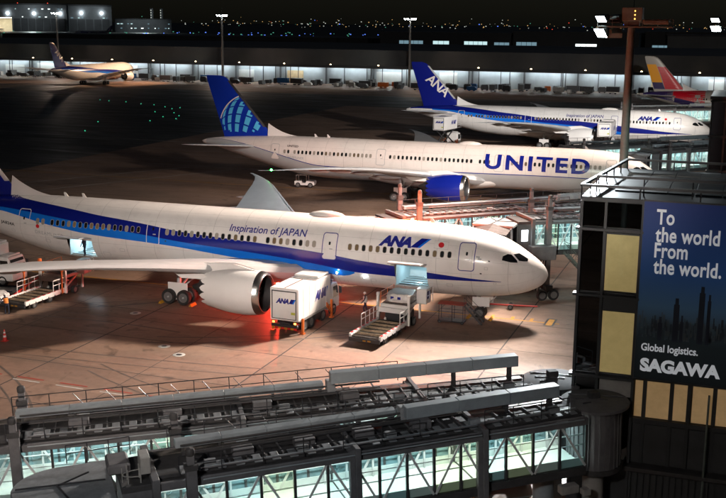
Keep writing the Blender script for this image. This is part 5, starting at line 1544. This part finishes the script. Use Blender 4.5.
def loader(label, loc, rz, beacons=False):
    t = thing('cargo_loader', label, 'cargo loader', loc, rz)
    fr = MB().box(0.2,7.9,-0.95,0.95,0.38,0.52).build('chassis', M['gunmetal'], t, bevel=0.02)
    for x in (1.2,3.3,6.9):
        for sy in (-1,1): 
            w_ = put_wheel(WN, fr, (x,sy*1.05,0.36)); w_.scale = (0.72,0.9,0.72)
    MB().box(-0.05,5.15,-1.15,1.15,0.60,0.72).build('main_deck', M['steel_deck'], t, bevel=0.02)
    for k in range(16): MB().tube((0.18+0.31*k,-1.08,0.755),(0.18+0.31*k,1.08,0.755),0.05,7).build('deck_roller', M['cargo_brown'] if k % 3 else M['metal'], t)
    for sy in (-1,1):
        sbm = MB().box(-0.1,5.2,sy*1.25-0.09,sy*1.25+0.09,0.5,0.88).build('side_beam', M['white_paint'], t, bevel=0.02)
        for k in range(7): MB().box(0.1+0.7*k,0.45+0.7*k,sy*1.25-0.094,sy*1.25+0.094,0.886,0.9).build('side_stripe', M['red_paint'], sbm)
        c = MB().box(5.2,5.42,sy*1.35-0.1,sy*1.35+0.1,0.4,2.65).build('corner_post', M['white_paint'], t, bevel=0.02)
        MB().box(5.18,5.44,sy*1.35-0.12,sy*1.35+0.12,2.65,2.9).build('post_cap', M['white_paint'], c, bevel=0.03)
        if beacons:
            MB().lathe([(0,0.42),(0.16,0.38),(0.2,0.15),(0.14,0),(0,0)], 12, 'z', c=(5.31,sy*1.35,2.92)).build('cushion', M['orange_paint'], c, smooth=True)
        MB().box(7.7,7.88,sy*1.3-0.08,sy*1.3+0.08,0.4,1.66).build('front_post', M['white_paint'], t, bevel=0.02)
    if beacons:
        for x_, sy in ((3.2,1.42),(4.7,-1.42)):
            c = MB().tube((x_,sy,0.5),(x_,sy,2.5),0.07,8).build('cushion_post', M['orange_paint'], t)
            MB().lathe([(0,0.46),(0.15,0.42),(0.19,0.15),(0.14,0),(0,0)], 12, 'z', c=(x_,sy,2.48)).build('cushion', M['orange_paint'], c, smooth=True)
        MB().beam((2.0,1.5,0.8),(5.2,1.5,1.6),0.07,0.12).build('red_rail', M['red_paint'], t)
    for sy in (-1,1):
        for k in range(6): MB().box(0.3+0.85*k,0.36+0.85*k,sy*1.36-0.02,sy*1.36+0.02,0.30,0.62).build('side_bracket', M['gunmetal'], t)
        MB().path([(5.0,sy*1.1,0.6),(5.25,sy*1.15,1.1),(5.6,sy*1.1,1.5)], 0.035, 6).build('hose', M['rubber'], t)
    railing(t, [(2.1,1.32,0.9),(5.2,1.32,0.9)], 0.95, 0.8, 'truss_white', 0.035)
    railing(t, [(3.6,-1.32,0.9),(5.2,-1.32,0.9)], 0.95, 0.8, 'truss_white', 0.035)
    MB().box(-0.25,-0.1,-1.3,1.3,0.32,0.62).build('rear_bumper', M['gunmetal'], t, bevel=0.02)
    for y in (-0.55,-0.15): MB().box(-0.27,-0.252,y,y+0.25,0.42,0.52).build('plate', M['yellow_paint'], t)
    zf = 1.95
    MB().box(5.45,8.3,-1.2,1.2,zf-0.28,zf).build('bridge_deck', M['white_paint'], t, bevel=0.03)
    for k in range(8): MB().tube((5.6+0.34*k,-1.1,zf+0.04),(5.6+0.34*k,1.1,zf+0.04),0.05,7).build('deck_roller', M['metal'], t)
    b = MB()
    for sy in (-0.85,0.85):
        b.beam((5.6,sy,0.6),(7.7,sy,zf-0.3),0.14,0.18); b.beam((7.7,sy*0.9,0.6),(5.6,sy*0.9,zf-0.3),0.14,0.18)
    b.build('scissor_lift', M['white_paint'], t)
    MB().box(5.7,7.6,-0.9,0.9,0.55,1.25).build('engine_box', M['gunmetal'], t, bevel=0.05)
    MB().box(5.44,5.48,-0.25,0.15,1.40,1.62).build('warning_plate', M['red_paint'], t)
    MB().beam((5.32,-1.3,1.5),(5.32,1.3,1.5),0.16,0.4).build('cross_beam', M['white_paint'], t)
    railing(t, [(5.5,1.2,zf),(8.2,1.2,zf)], 0.95, 1.3, 'orange_paint', 0.03)
    cbn = MB().box(7.0,8.1,-2.15,-1.28,zf-0.1,zf+1.15).build('operator_cab', M['white_paint'], t, bevel=0.06)
    MB().box(7.2,7.95,-2.162,-2.152,zf+0.3,zf+0.95).build('cab_panel', M['ana_dark'], cbn)
    railing(t, [(6.9,-2.2,zf-0.1),(8.3,-2.2,zf-0.1)], 1.25, 0.7, 'truss_white', 0.03)
    return t
loader('cargo loader with a low ramp deck at the open forward hold', (-26.05,74.1,0), R(84.6))
loader('cargo loader with orange cushioned posts at the open rear hold, left edge', (-57.2,73.0,0), R(88), True)
# loads
def wrapped(label, loc, rz, sx, sy, sz, name='cargo_pallet'):
    t = thing(name, label, 'cargo', loc, rz)
    rr = random.Random(int(loc[0]*10))
    rows = []
    for k in range(9):
        z = sz*k/8; f = 1-0.10*(k/8)**3
        r = []
        for j in range(24):
            a = 2*PI*j/24; q = (abs(math.cos(a))**4+abs(math.sin(a))**4)**-0.25
            r.append(Vector((sx/2*f*q*math.cos(a)*(1+0.03*rr.uniform(-1,1)*2), sy/2*f*q*math.sin(a)*(1+0.06*rr.uniform(-1,1)), 0.08+z+(0.12*rr.uniform(-1,1) if k == 8 else 0.02*rr.uniform(-1,1)))))
        rows.append(r)
    b = MB().grid(rows, close=True); nv = len(b.v); b.f.append(tuple(range(nv-24, nv)))
    b.build('wrapped_load', M['cargo_wrap'], t, smooth=True)
    MB().box(-sx/2,sx/2,-sy/2,sy/2,0,0.08).build('pallet', M['metal'], t)
    return t
w1 = wrapped('white wrapped cargo on the raised deck of the forward loader', (-25.3,80.8,2.04), R(84.6), 2.1, 2.2, 0.62)
for y in (-0.35,0.25): MB().box(-1.075,-1.06,y,y+0.28,0.30,0.52).build('label_patch', M['ana_dark'], w1)
wrapped('pale wrapped cargo on a dolly at the left edge beside the worker', (-59.3,73.2,0.62), R(80), 2.4, 1.7, 0.5)
def dolly(label, loc, rz, m='steel_deck', group=None):
    t = thing('cargo_dolly', label, 'dolly', loc, rz, group)
    MB().box(-1.6,1.6,-1.0,1.0,0.46,0.6).build('deck', M[m], t, bevel=0.02)
    for sx in (-1.1,1.1):
        for sy in (-0.75,0.75):
            w_ = put_wheel(WN, t, (sx,sy,0.24)); w_.scale = (0.48,0.6,0.48)
    MB().beam((1.6,0,0.4),(2.7,0,0.25),0.06).build('tow_bar', M['gunmetal'], t)
    for sy in (-0.97,0.97): MB().box(-1.6,1.6,sy-0.03,sy+0.03,0.6,0.7).build('edge_rail', M['cloth_navy'], t)
    return t
dolly('flat cargo dolly at the left edge beside the worker', (-59.3,73.2,0), R(80))
dolly('empty flat dolly between the rear loader and the left truck', (-61.5,76.8,0), R(10))

def tractor(label, loc, rz, body='white_paint', name='tow_tractor', group=None):
    t = thing(name, label, 'tractor', loc, rz, group)
    pts = [(-1.5,0.35),(1.5,0.35),(1.55,0.75),(1.45,0.98),(0.35,1.05),(0.2,0.7),(-0.35,0.7),(-0.5,1.0),(-1.5,0.95)]
    MB().extr([(x,-0.75,z) for x,z in pts], (0,1.5,0)).build('body', M[body], t, bevel=0.04)
    MB().box(-0.45,0.1,-0.3,0.3,0.72,0.85).box(-0.5,-0.38,-0.3,0.3,0.85,1.25).build('seat', M['gunmetal'], t, bevel=0.02)
    MB().tube((0.5,0,1.0),(0.25,0,1.25),0.02,5).lathe([(0.15,1.24),(0.18,1.26),(0.15,1.28)], 12, 'z', c=(0.22,0,0)).build('steering_wheel', M['gunmetal'], t)
    for x in (-0.95,0.95):
        for sy in (-1,1): w_ = put_wheel(WN, t, (x,sy*0.68,0.38)); w_.scale = (0.76,0.7,0.76)
    for sy in (-0.5,0.5): MB().lathe([(0,0.02),(0.09,0.01),(0.1,0)], 10, 'x', c=(1.52,sy,0.7)).build('headlamp', M['metal'], t)
    b = MB()
    for x in (-1.2,0.35):
        for sy in (-0.68,0.68): b.tube((x,sy,0.95),(x,sy,1.85),0.03,6)
    b.box(-1.3,0.45,-0.75,0.75,1.85,1.9).build('canopy', M[body], t)
    return t
tractor('small white tractor under the tail of the jet with big letters', (-61.4,147.0,0), R(8))
tractor('red tractor with white hubs seen under the nearest jet bridge', (-10.9,53.9,0), R(20), 'red_paint')
dolly('dark cart beside the column under the nearest jet bridge', (-7.6,54.4,0), R(100), 'gunmetal')

# maintenance stand by the nose wheel
ms = thing('maintenance_stand', 'dark wheeled maintenance stand with steps left of the nose wheel', 'work stand', (-21.6,82.9,0), R(2))
b = MB()
for x in (-1.0,0.1,1.0):
    for y in (-0.45,0.45): b.tube((x,y,0.18),(x,y,1.62),0.03,6)
for y in (-0.45,0.45): b.tube((-1.05,y,1.0),(1.05,y,1.0),0.022,5)
b.build('frame', M['gunmetal'], ms)
MB().box(-1.1,1.1,-0.5,0.5,1.6,1.68).build('platform', M['line_red'], ms, bevel=0.01)
MB().box(-1.1,1.1,-0.5,0.5,0.16,0.24).build('base', M['gunmetal'], ms)
for k in range(5): MB().box(1.15+0.27*k,1.4+0.27*k,-0.42,0.42,1.36-0.3*k,1.40-0.3*k).build('tread', M['steel_deck'], ms)
for sy in (-0.45,0.45): MB().beam((1.1,sy,1.6),(2.6,sy,0.15),0.05,0.14).tube((1.1,sy,2.3),(2.6,sy,0.95),0.02,5).tube((1.1,sy,1.6),(1.1,sy,2.3),0.02,5).tube((2.6,sy,0.15),(2.6,sy,0.95),0.02,5).build('stringer', M['gunmetal'], ms)
for x in (-0.95,0.95):
    for sy in (-0.42,0.42): w_ = put_wheel(WN, ms, (x,sy,0.13)); w_.scale = (0.26,0.3,0.26)
tbx = thing('tow_bar', 'long red tow bar on the ground beyond the nose wheel', 'tow bar', (-18.0,89.0,0), R(8))
MB().tube((-2.1,0,0.3),(2.3,0,0.34),0.07,8).build('bar', M['red_paint'], tbx)
MB().box(-0.2,0.2,-0.35,0.35,0.26,0.34).build('axle', M['gunmetal'], tbx)
for sy in (-1,1): w_ = put_wheel(WN, tbx, (0,sy*0.42,0.22)); w_.scale = (0.44,0.4,0.44)
MB().lathe([(0.06,-0.04),(0.13,-0.04),(0.13,0.04),(0.06,0.04)], 12, 'z', c=(2.4,0,0.34)).build('hitch', M['metal'], tbx)

def cone(label, loc):
    t = thing('traffic_cone', label, 'traffic cone', loc)
    MB().box(-0.24,0.24,-0.24,0.24,0,0.05).build('base', M['red_paint'], t, bevel=0.015)
    for z0, z1, mm in ((0.05,0.32,'red_paint'),(0.32,0.47,'white_paint'),(0.47,0.62,'red_paint'),(0.62,0.74,'white_paint'),(0.74,0.92,'red_paint')):
        MB().lathe([(lerp(0.18,0.035,z0/0.92),z0),(lerp(0.18,0.035,z1/0.92),z1)]+([(0,z1)] if z1 > 0.9 else []), 16).build('band', M[mm], t, smooth=True)
cone('red and white traffic cone standing alone at the left edge', (-52.2,65.3,0))

def person(label, loc, rz, vest='cloth_hivis', bend=0.0, helmet='white_paint', arms=(20,30)):
    t = thing('person', label, 'person', loc, rz)
    me = bpy.data.meshes.new('body')
    hip = Vector((0,0,0.92)); sp = Vector((math.sin(bend)*0.5, 0, math.cos(bend)*0.5)); chest = hip+sp
    neck = chest+Vector((math.sin(bend)*0.1,0,math.cos(bend)*0.1)); head = neck+Vector((math.sin(bend*0.6)*0.17+0.02,0,math.cos(bend*0.6)*0.17))
    V = [hip, hip+sp*0.5, chest, neck, head, head+Vector((0.01,0,0.1))]; E = [(0,1),(1,2),(2,3),(3,4),(4,5)]; Rr = [0.155,0.145,0.165,0.06,0.095,0.07]
    for sy in (-1,1):
        b0 = len(V); st = 0.12*sy
        V += [Vector((0.0,0.09*sy,0.85)), Vector((0.04+st,0.10*sy,0.48)), Vector((-0.02+st,0.10*sy,0.09)), Vector((0.14+st,0.11*sy,0.05))]
        Rr += [0.095,0.07,0.05,0.045]; E += [(0,b0),(b0,b0+1),(b0+1,b0+2),(b0+2,b0+3)]
        a0 = len(V); an = R(arms[0 if sy < 0 else 1])
        s_ = chest+Vector((0,0.2*sy,0.0)); e_ = s_+Vector((math.sin(an*0.7)*0.29,0.05*sy,-math.cos(an*0.7)*0.29)); h_ = e_+Vector((math.sin(an*1.6)*0.26,-0.01*sy,-math.cos(an*1.6)*0.26))
        V += [s_, e_, h_, h_+(h_-e_).normalized()*0.09]; Rr += [0.07,0.05,0.04,0.035]
        E += [(2,a0),(a0,a0+1),(a0+1,a0+2),(a0+2,a0+3)]
    me.from_pydata([tuple(v) for v in V], E, [])
    o = bpy.data.objects.new('body', me); link(o, t)
    me.materials.append(M['cloth_navy'])
    md = o.modifiers.new('skin', 'SKIN'); o.modifiers.new('sub', 'SUBSURF').render_levels = 1
    for i, sv in enumerate(me.skin_vertices[0].data): sv.radius = (Rr[i], Rr[i]); sv.use_root = (i == 0)
    MB().lathe([(0.0,0.10),(0.075,0.075),(0.10,0.01),(0.085,-0.07),(0.05,-0.115),(0,-0.12)], 14, 'z', c=head+Vector((0.02,0,0.02))).build('face', M['skin'], t, smooth=True)
    MB().lathe([(0,0.135),(0.08,0.11),(0.122,0.04),(0.15,0.01),(0.125,0.0)], 16, 'z', c=head+Vector((0.01,0,0.05))).build('helmet', M[helmet], t, smooth=True)
    c = (hip+chest)/2 + sp*0.12
    rows = []
    for k in range(6):
        q = hip+sp*(0.15+0.95*k/5); rx, ry = 0.165+0.012*(k>2), 0.185+0.02*(k>2)
        rows.append([q+Vector((rx*math.cos(2*PI*j/16), ry*math.sin(2*PI*j/16), 0)) for j in range(16)])
    MB().grid(rows, close=True).build('vest', M[vest], t, smooth=True, fix=False)
    return t
person('person in dark clothes and pale vest standing between truck and forward loader', (-29.2,83.0,0), R(200), 'cargo_wrap', 0.05)
person('person in orange vest bending at the dolly, left edge', (-56.9,71.7,0), R(150), 'cloth_hivis', 0.55, arms=(60,70))
person('person with blue helmet standing in the open rear hold', (-56.7,82.9,2.78), R(250), 'cloth_navy', 0.1, 'helmet_blue')

# ------------------------------------------------------------------ the far side of the airfield
ct = thing('cargo_terminal', 'long low cargo terminal with a brightly lit dock wall across the far apron', 'building', (0,405,0))
U0, U1, BAY = -640.0, 240.0, 20.0
nb = int((U1-U0)/BAY)
MB().box(U0,U1,0.5,140,7.6,13.6).build('upper_wall', M['far_roof'], ct)
MB().box(U0,U1,-3.5,0.6,7.2,7.58).build('canopy', M['far_dark'], ct)
MB().box(U0,U1,-3.7,-3.5,6.55,7.7).build('fascia', M['far_dark'], ct)
rr = random.Random(11)
wm = MB().box(0.05,BAY-0.05,0.5,0.8,0,7.1).mesh('wall_panel'); wm.materials.append(M['far_wall'])
pm = MB().box(-0.3,0.3,-0.2,0.3,0,7.1).mesh('dock_post'); pm.materials.append(M['hangar_wall'])
rm = MB().box(0,9,0.3,0.46,0.6,5.4).mesh('roller_door'); rm.materials.append(M['roller'])
lm = MB().box(0,BAY*0.8,-1.8,-1.5,6.95,7.1).mesh('dock_lamp'); lm.materials.append(M['lamp_dock'])
om = MB().box(0,7,0.3,0.46,0.6,5.0).mesh('dock_opening'); om.materials.append(M['lit_room'])
am = MB().lathe([(0,0.5),(0.35,0.3),(0.35,0)], 8).mesh('roof_lamp'); am.materials.append(M['lamp_warm'])
pl_ = MB().box(0,0.25,0.22,0.5,0.2,6.8).mesh('wall_rib'); pl_.materials.append(M['far_dark'])
for k in range(nb):
    x = U0+BAY*k
    inst('wall_panel', wm, ct, (x,0,0)); inst('dock_post', pm, ct, (x,0,0)); inst('dock_lamp', lm, ct, (x+BAY*0.1,0,0))
    inst('roof_lamp', am, ct, (x+3,-3,7.6))
    for q in range(3): inst('wall_rib', pl_, ct, (x+rr.uniform(1,BAY-1),0,0))
    c = rr.random()
    if c < 0.55: inst('roller_door', rm, ct, (x+rr.uniform(1,9),0,0), (0,0,0), (rr.uniform(0.6,1.2),1,rr.uniform(0.8,1.05)))
    elif c < 0.61: inst('dock_opening', om, ct, (x+rr.uniform(2,9),0,0))

# containers, carts and vans parked along the docks
def uld_mesh(kind):
    b = MB()
    if kind == 0:
        b.extr([(-1.6,-1,0.6),(1.6,-1,0.6),(1.6,-1,2.2),(1.2,-1,2.7),(-1.2,-1,2.7),(-1.6,-1,2.2)], (0,2,0))
    elif kind == 1:
        b.box(-2.8,2.8,-1.1,1.1,0.9,3.2)
    else:
        b.extr([(-2.2,-0.95,0.5),(2.2,-0.95,0.5),(2.25,-0.95,1.2),(1.5,-0.95,2.0),(-2.2,-0.95,2.05)], (0,1.9,0))
    b.box(-1.7,1.7,-1.0,1.0,0.42,0.56)
    for x in (-1.1,1.1):
        for y in (-0.8,0.8): b.tube((x,y-0.12,0.28),(x,y+0.12,0.28),0.28,8)
    return b
km = []
for kind in range(3):
    for mm in ('uld_metal','hangar_wall','gunmetal','tarp_blue'):
        me = uld_mesh(kind).mesh('container'); me.materials.append(M[mm]); km.append(me)
        me['look'] = {'uld_metal':'dark metal','hangar_wall':'grey','gunmetal':'black','tarp_blue':'blue'}[mm]+(' slope-cornered container on a cart' if kind == 0 else ' long box container on wheels' if kind == 1 else ' slant-fronted cargo cart')
spots = []
for c0, n_, dep in ((-330,7,9),(-310,7,9),(-296,6,8),(-282,6,8),(-262,9,9),(-238,6,8),(-215,10,12),(-196,12,12),(-176,12,12),(-158,5,8),(-140,6,9),(-130,10,16),(-118,12,16),(-104,10,12),(-92,9,12),(-80,6,7),(-66,9,8),(-54,10,8),(-44,8,8),(-30,8,8),(-20,6,7),(-10,6,6)):
    for k in range(n_):
        spots += [(c0+rr.uniform(-9,9), 399-rr.uniform(0,dep)) for _ in range(2)]
used = []
for (x, y) in spots:
    if any(abs(x-a) < 4.6 and abs(y-b_) < 2.6 for a, b_ in used): continue
    used.append((x, y))
    me = rr.choice([k_ for i_, k_ in enumerate(km) if i_ % 4 != 3] if rr.random() < 0.9 else km)
    o = inst('cargo_container', me, None, (x,y,0), (0,0,rr.choice((0,0,PI/2))+rr.uniform(-0.1,0.1)))
    o.scale = (0.82,)*3
    tag(o, me['look']+' before the far lit cargo terminal', 'container', 'containers parked along the far cargo docks')

vm = []
for kind in range(3):
    for mm in ('white_paint','conc_grey','orange_paint'):
        me = uld_mesh(kind).mesh('service_vehicle'); me.materials.append(M[mm]); vm.append(me)
for k in range(70):
    x, y = rr.uniform(-330,-5), 401-rr.uniform(0,14)
    if any(abs(x-a) < 3.6 and abs(y-b_) < 2.2 for a, b_ in used): continue
    used.append((x, y))
    o = inst('service_vehicle', rr.choice(vm), None, (x,y,0), (0,0,rr.choice((0,PI/2))), (0.7,)*3)
    tag(o, 'small pale service cart among the dark containers at the far docks', 'service cart', 'pale carts at the far cargo docks')
# apron masts at the cargo terminal
def far_mast(label, x, y, h, p, tgt):
    t = thing('apron_mast', label, 'light mast', (x,y,0), 0, 'masts at the far cargo terminal')
    MB().lathe([(0.55,0),(0.4,h*0.6),(0.3,h)], 12).build('mast', M['conc_grey'], t, smooth=True)
    MB().box(-2.2,2.2,-0.2,0.2,h,h+0.3).build('crossarm', M['mast_metal'], t)
    MB().tube((0,0,h),(0,0,h+3),0.08,6).build('lightning_rod', M['mast_metal'], t)
    for k, dx in enumerate((-2.0,-0.8,0.8,2.0)):
        flood_head(t, (dx,-0.3,h+0.1), (dx*0.35,-0.6,-0.7), w=1.0, h=0.8)
    for dx in (-30, 30):
        spot('mast_light', (x,y-0.8,h-0.3), (x+dx*0.9,y-13,0), p, (1,0.74,0.56) if dx > 0 else (0.95,0.95,0.82), 96, 0.9, 0.6, t)
    return t
far_mast('far light mast left of the taxiing jet fin', -281.5,398.5,26.8,20000,None)
fm = far_mast('far light mast above the blue fin with a globe', -203,399,26.4,20000,None)
spot('mast_light', (-203.6,398,26), (-236,366,4), 190000, (1.0,0.60,0.34), 56, 0.8, 0.6, fm)
far_mast('far light mast beside the dark blue lettered fin', -123.5,399.5,25.6,20000,None)

# buildings behind the cargo terminal
def block(label, x0, x1, y0, y1, h, rows, m='far_dark', lit=()):
    t = thing('office_block', label, 'building', ((x0+x1)/2,y0,0))
    w = x1-x0
    MB().box(-w/2,w/2,0,y1-y0,0,h).build('wall', M[m], t)
    MB().box(-w/2-0.5,w/2+0.5,-0.5,y1-y0+0.5,h,h+0.6).build('roof', M['far_roof'], t)
    for (a, b_, z0, z1, mm) in lit:
        n = max(1, int((b_-a)/2.6)); sw = (b_-a)/n
        for k in range(n):
            MB().box(-w/2+a+sw*k+0.12,-w/2+a+sw*(k+1)-0.12,-0.12,-0.02,z0,z1).build('lit_window', M[mm], t)
    return t
emit('win_dim', (0.45,0.75,0.9), 0.35); emit('win_teal', (0.65,0.92,0.95), 0.9); emit('win_white', (0.9,1.0,0.98), 2.2)
block('dark office block with a row of lit windows beyond the cargo terminal', -212,-132,625,670,18.5, 0, lit=((12,27,11.3,14,'win_dim'),(33,43,11.3,14,'win_teal'),(52,66,10.6,14,'win_teal'),(70,79,10.4,13.6,'win_dim')))
block('long dark office block with few lit windows beyond the cargo terminal', -131,-60,625,680,19.5, 0, lit=((2,14,10.6,14,'win_dim'),(36,48,9.4,13.4,'win_white'),(58,66,10,12,'win_dim')))
block('dark office block at the right with one pale lit window', -58,40,640,700,20.0, 0, lit=((4,14,10.6,13,'win_dim'),(30,32.5,8,15,'win_white'),(52,55,9,12,'win_teal')))
block('low dark shed far behind the fin with a globe', -560,-240,720,800,13.0, 0, lit=((10,24,4,6,'win_dim'),(250,290,7,10,'win_dim')))
block('pale grey block between the far offices', -40,-12,560,600,19.0, 0, 'hangar_wall', lit=((2,6,9,12,'win_dim'),))

# hangars far left
def azim(px, dist):
    """point at a bearing from the viewpoint"""
    t = math.atan2(px-363, F)+HD
    return math.sin(t)*dist, math.cos(t)*dist
def facing(px): return -(math.atan2(px-363, F)+HD)
hx = thing('hangar', 'large grey hangar with one lit open door at the top left corner', 'hangar', (-1480,1950,0), R(19))
MB().box(-260,-86,0,90,0,55).build('wall', M['hangar_wall'], hx)
MB().box(-8,110,0,90,0,55).build('wall', M['hangar_wall'], hx)
MB().box(-86,-8,0,90,29,55).build('lintel', M['hangar_wall'], hx)
MB().box(-86,-8,60,62,0,29).build('back_wall', M['far_wall'], hx)
MB().box(-86,-8,0,62,-0.5,0.2).build('hangar_floor', M['far_wall'], hx)
MB().box(-262,112,-1,92,55,58).build('roof', M['far_dark'], hx)
for k in range(12): MB().box(-258+14*k,-246+14*k,-1.0,-0.3,1,27).build('door_leaf', M['far_dark'], hx)
for k in range(7): MB().box(-4+16*k,10+16*k,-1.0,-0.3,1,27).build('door_leaf', M['far_dark'], hx)
for k in range(5): MB().box(-80+16*k,-68+16*k,8,50,27.5,28.5).build('hangar_lamp', M['lamp_warm'], hx)
for k in range(7): 
    MB().lathe([(0,3),(2.6,2),(2.6,-1),(0,-2)], 8, 'z', c=(-240+56*k,-2,37)).build('wall_lamp', M['lamp_white'], hx)
for k in range(6): MB().lathe([(0,2),(1.0,1),(1,0)], 6, 'z', c=(-250+64*k,0,58)).build('obstacle_lamp', M['city_red'], hx)
h2 = thing('hangar', 'second grey hangar with a pale jet parked before it', 'hangar', (*azim(93,2300),0), facing(93))
MB().box(-40,45,0,80,0,52).build('wall', M['hangar_wall'], h2); MB().box(-41,46,-1,82,52,55).build('roof', M['far_dark'], h2)
for k in range(5): MB().box(-38+16*k,-24+16*k,-0.9,-0.2,1,26).build('door_leaf', M['far_dark'], h2)
for k in range(2): MB().lathe([(0,3),(2.4,2),(2.4,-1),(0,-2)], 8, 'z', c=(-15+40*k,-2,38)).build('wall_lamp', M['lamp_white'], h2)
h3 = thing('hangar', 'low dark building right of the two hangars', 'building', (*azim(146,2350),0), facing(146))
MB().box(-58,58,0,60,0,27).build('wall', M['hangar_wall'], h3); MB().box(-59,59,-1,61,27,28.5).build('roof', M['far_dark'], h3)
for k, x in enumerate((18,38)): 
    b = MB().box(x-3,x+3,10,16,28.5,50); b.build('stack', M['hangar_wall'], h3)
    for q in range(4): MB().box(x-2.4,x-0.8,9.5,9.9,30+5*q,32+5*q).build('stack_lamp', M['city_white'], h3)
fb, P6, f6 = aircraft('passenger_jet', 'tiny white and blue jet parked before the second hangar', (*azim(78,1850),0), 'plain', n=24, ds=2.0, lod=2, rz=facing(96)+PI)
fin(P6, fb, M['ana_dark']); band(P6, fb, 'dark_blue_stripe', M['ana_dark'], lambda q: -5, lambda q: 25, 10, 58, 0.05, side=1); band(P6, fb, 'dark_blue_stripe', M['ana_dark'], lambda q: -5, lambda q: 25, 10, 58, 0.05)
fc, P7, f7 = aircraft('passenger_jet', 'tiny jet with blue fin inside the lit hangar', (-1512,1952,0), 'plain', n=24, ds=2.0, lod=2, rz=R(75))
fin(P7, fc, M['ana_light'])
for par, x0, x1, zs in ((hx,-250,-95,(29.5,46)),(hx,0,105,(29.5,46)),(h2,-36,40,(28,)),(h3,-54,54,(8,17))):
    q = random.Random(int(x0))
    for z in zs:
        x = x0
        while x < x1:
            if q.random() < 0.45: MB().box(x,x+q.uniform(1.5,5),-0.5,-0.25,z,z+1.6).build('lit_window', M[q.choice(['win_teal','win_dim','win_white'])], par)
            x += 7
def spot_local(par, loc, tgt, power, col, cone):
    o = spot('hangar_fill', loc, tgt, power, col, cone, 0.8, 1.0)
    o.parent = par
for par, xs, zt_ in ((hx,(-210,-110,40),30),(h2,(0,),26),(h3,(0,),14)):  # added spots without fixtures, brightening the hangar fronts and ground
    for x in xs:
        spot_local(par, (x,-70,46), (x,0,zt_*0.8), 60000, (0.85,0.97,1.0), 95)
        spot_local(par, (x,-20,40), (x,-60,0), 150000, (0.85,1.0,0.97), 120)


# city and airfield lights
def light_field(name, label, m, pts, size):
    b = MB()
    for (x, y, z, s_) in pts:
        q = size*s_
        b.box(x-q,x+q,y-q,y+q,z-q*0.8,z+q*0.8)
    o = b.build(name, M[m], fix=False)
    tag(o, label, 'lights', kind='stuff')
rr = random.Random(21)
for nm, lb, mm, n_, s0 in (('city_lights','pale lights of the far shore along the horizon','city_white',95,2.0),('city_lights','amber lights of the far shore along the horizon','city_amber',90,2.0),('city_lights','blue lights of the far shore along the horizon','city_blue',10,2.2),('city_lights','red lights of the far shore along the horizon','city_red',10,2.0),('city_lights','green lights of the far shore along the horizon','city_green',25,1.9)):
    pts = []
    for k in range(n_):
        px = rr.choice((rr.uniform(180,726), rr.gauss(300,60), rr.gauss(470,90), rr.uniform(-20,760)))
        d = rr.uniform(4200,7200)
        x, y = azim(px, d)
        z = rr.choice((rr.uniform(2,18), rr.uniform(2,30), rr.uniform(4,46)))
        pts.append((x, y, z, rr.uniform(0.3,1.0)*d/5000))
    light_field(nm, lb, mm, pts, s0)
pts = []
for k in range(70):
    px = rr.uniform(60,380); d = rr.uniform(1500,2400); x, y = azim(px, d); pts.append((x,y,0.8,rr.uniform(0.5,1)))
light_field('runway_lights', 'blue lamps of the far runway', 'city_blue', pts, 1.1)
pts = []
for k in range(60):
    px = rr.uniform(0,360); d = rr.uniform(1300,2600); x, y = azim(px, d); pts.append((x,y,0.8,rr.uniform(0.5,1)))
light_field('runway_lights', 'green and white lamps of the far runway', 'city_green', pts, 1.1)
for k, (px, d) in enumerate(((20,1500),(46,1480),(153,1450),(321,1400))):
    x, y = azim(px, d)
    o = thing('taxiway_sign', ['lit yellow sign far left by the runway, leftmost', 'lit yellow sign far left by the runway, second from left', 'lit yellow sign by the runway right of the hangars', 'lit yellow sign by the runway near the middle'][k], 'sign', (x,y,0), R(19))
    MB().box(-5,5,-0.3,0.3,0.8,3.6).build('face', M['sign_yellow'], o); MB().box(-4.5,-4.2,-0.2,0.2,0,0.8).box(4.2,4.5,-0.2,0.2,0,0.8).build('legs', M['gunmetal'], o)
gm_ = MB().lathe([(0,0.16),(0.10,0.12),(0.13,0)], 10).mesh('taxiway_lamp'); gm_.materials.append(M['lamp_green'])
for (px, py) in ((100,100),(109,101),(126,102),(141,104),(154,105),(165,107),(172,109),(174,113),(180,108),(179,116),(163,117),(155,112),(176,119),(150,121),(85,131),(98,122)):
    dx, dy = px-363, py-249
    a = dx*math.cos(ROLL)+dy*math.sin(ROLL); b_ = -dx*math.sin(ROLL)+dy*math.cos(ROLL)
    d = _fw*F + _rt*a - _up*b_
    k = CAMH/-d.z
    o = inst('taxiway_lamp', gm_, None, (d.x*k, d.y*k, 0.0))
    tag(o, 'small green taxiway lamp on the dark pavement', 'taxiway lamp', 'green taxiway lamps')
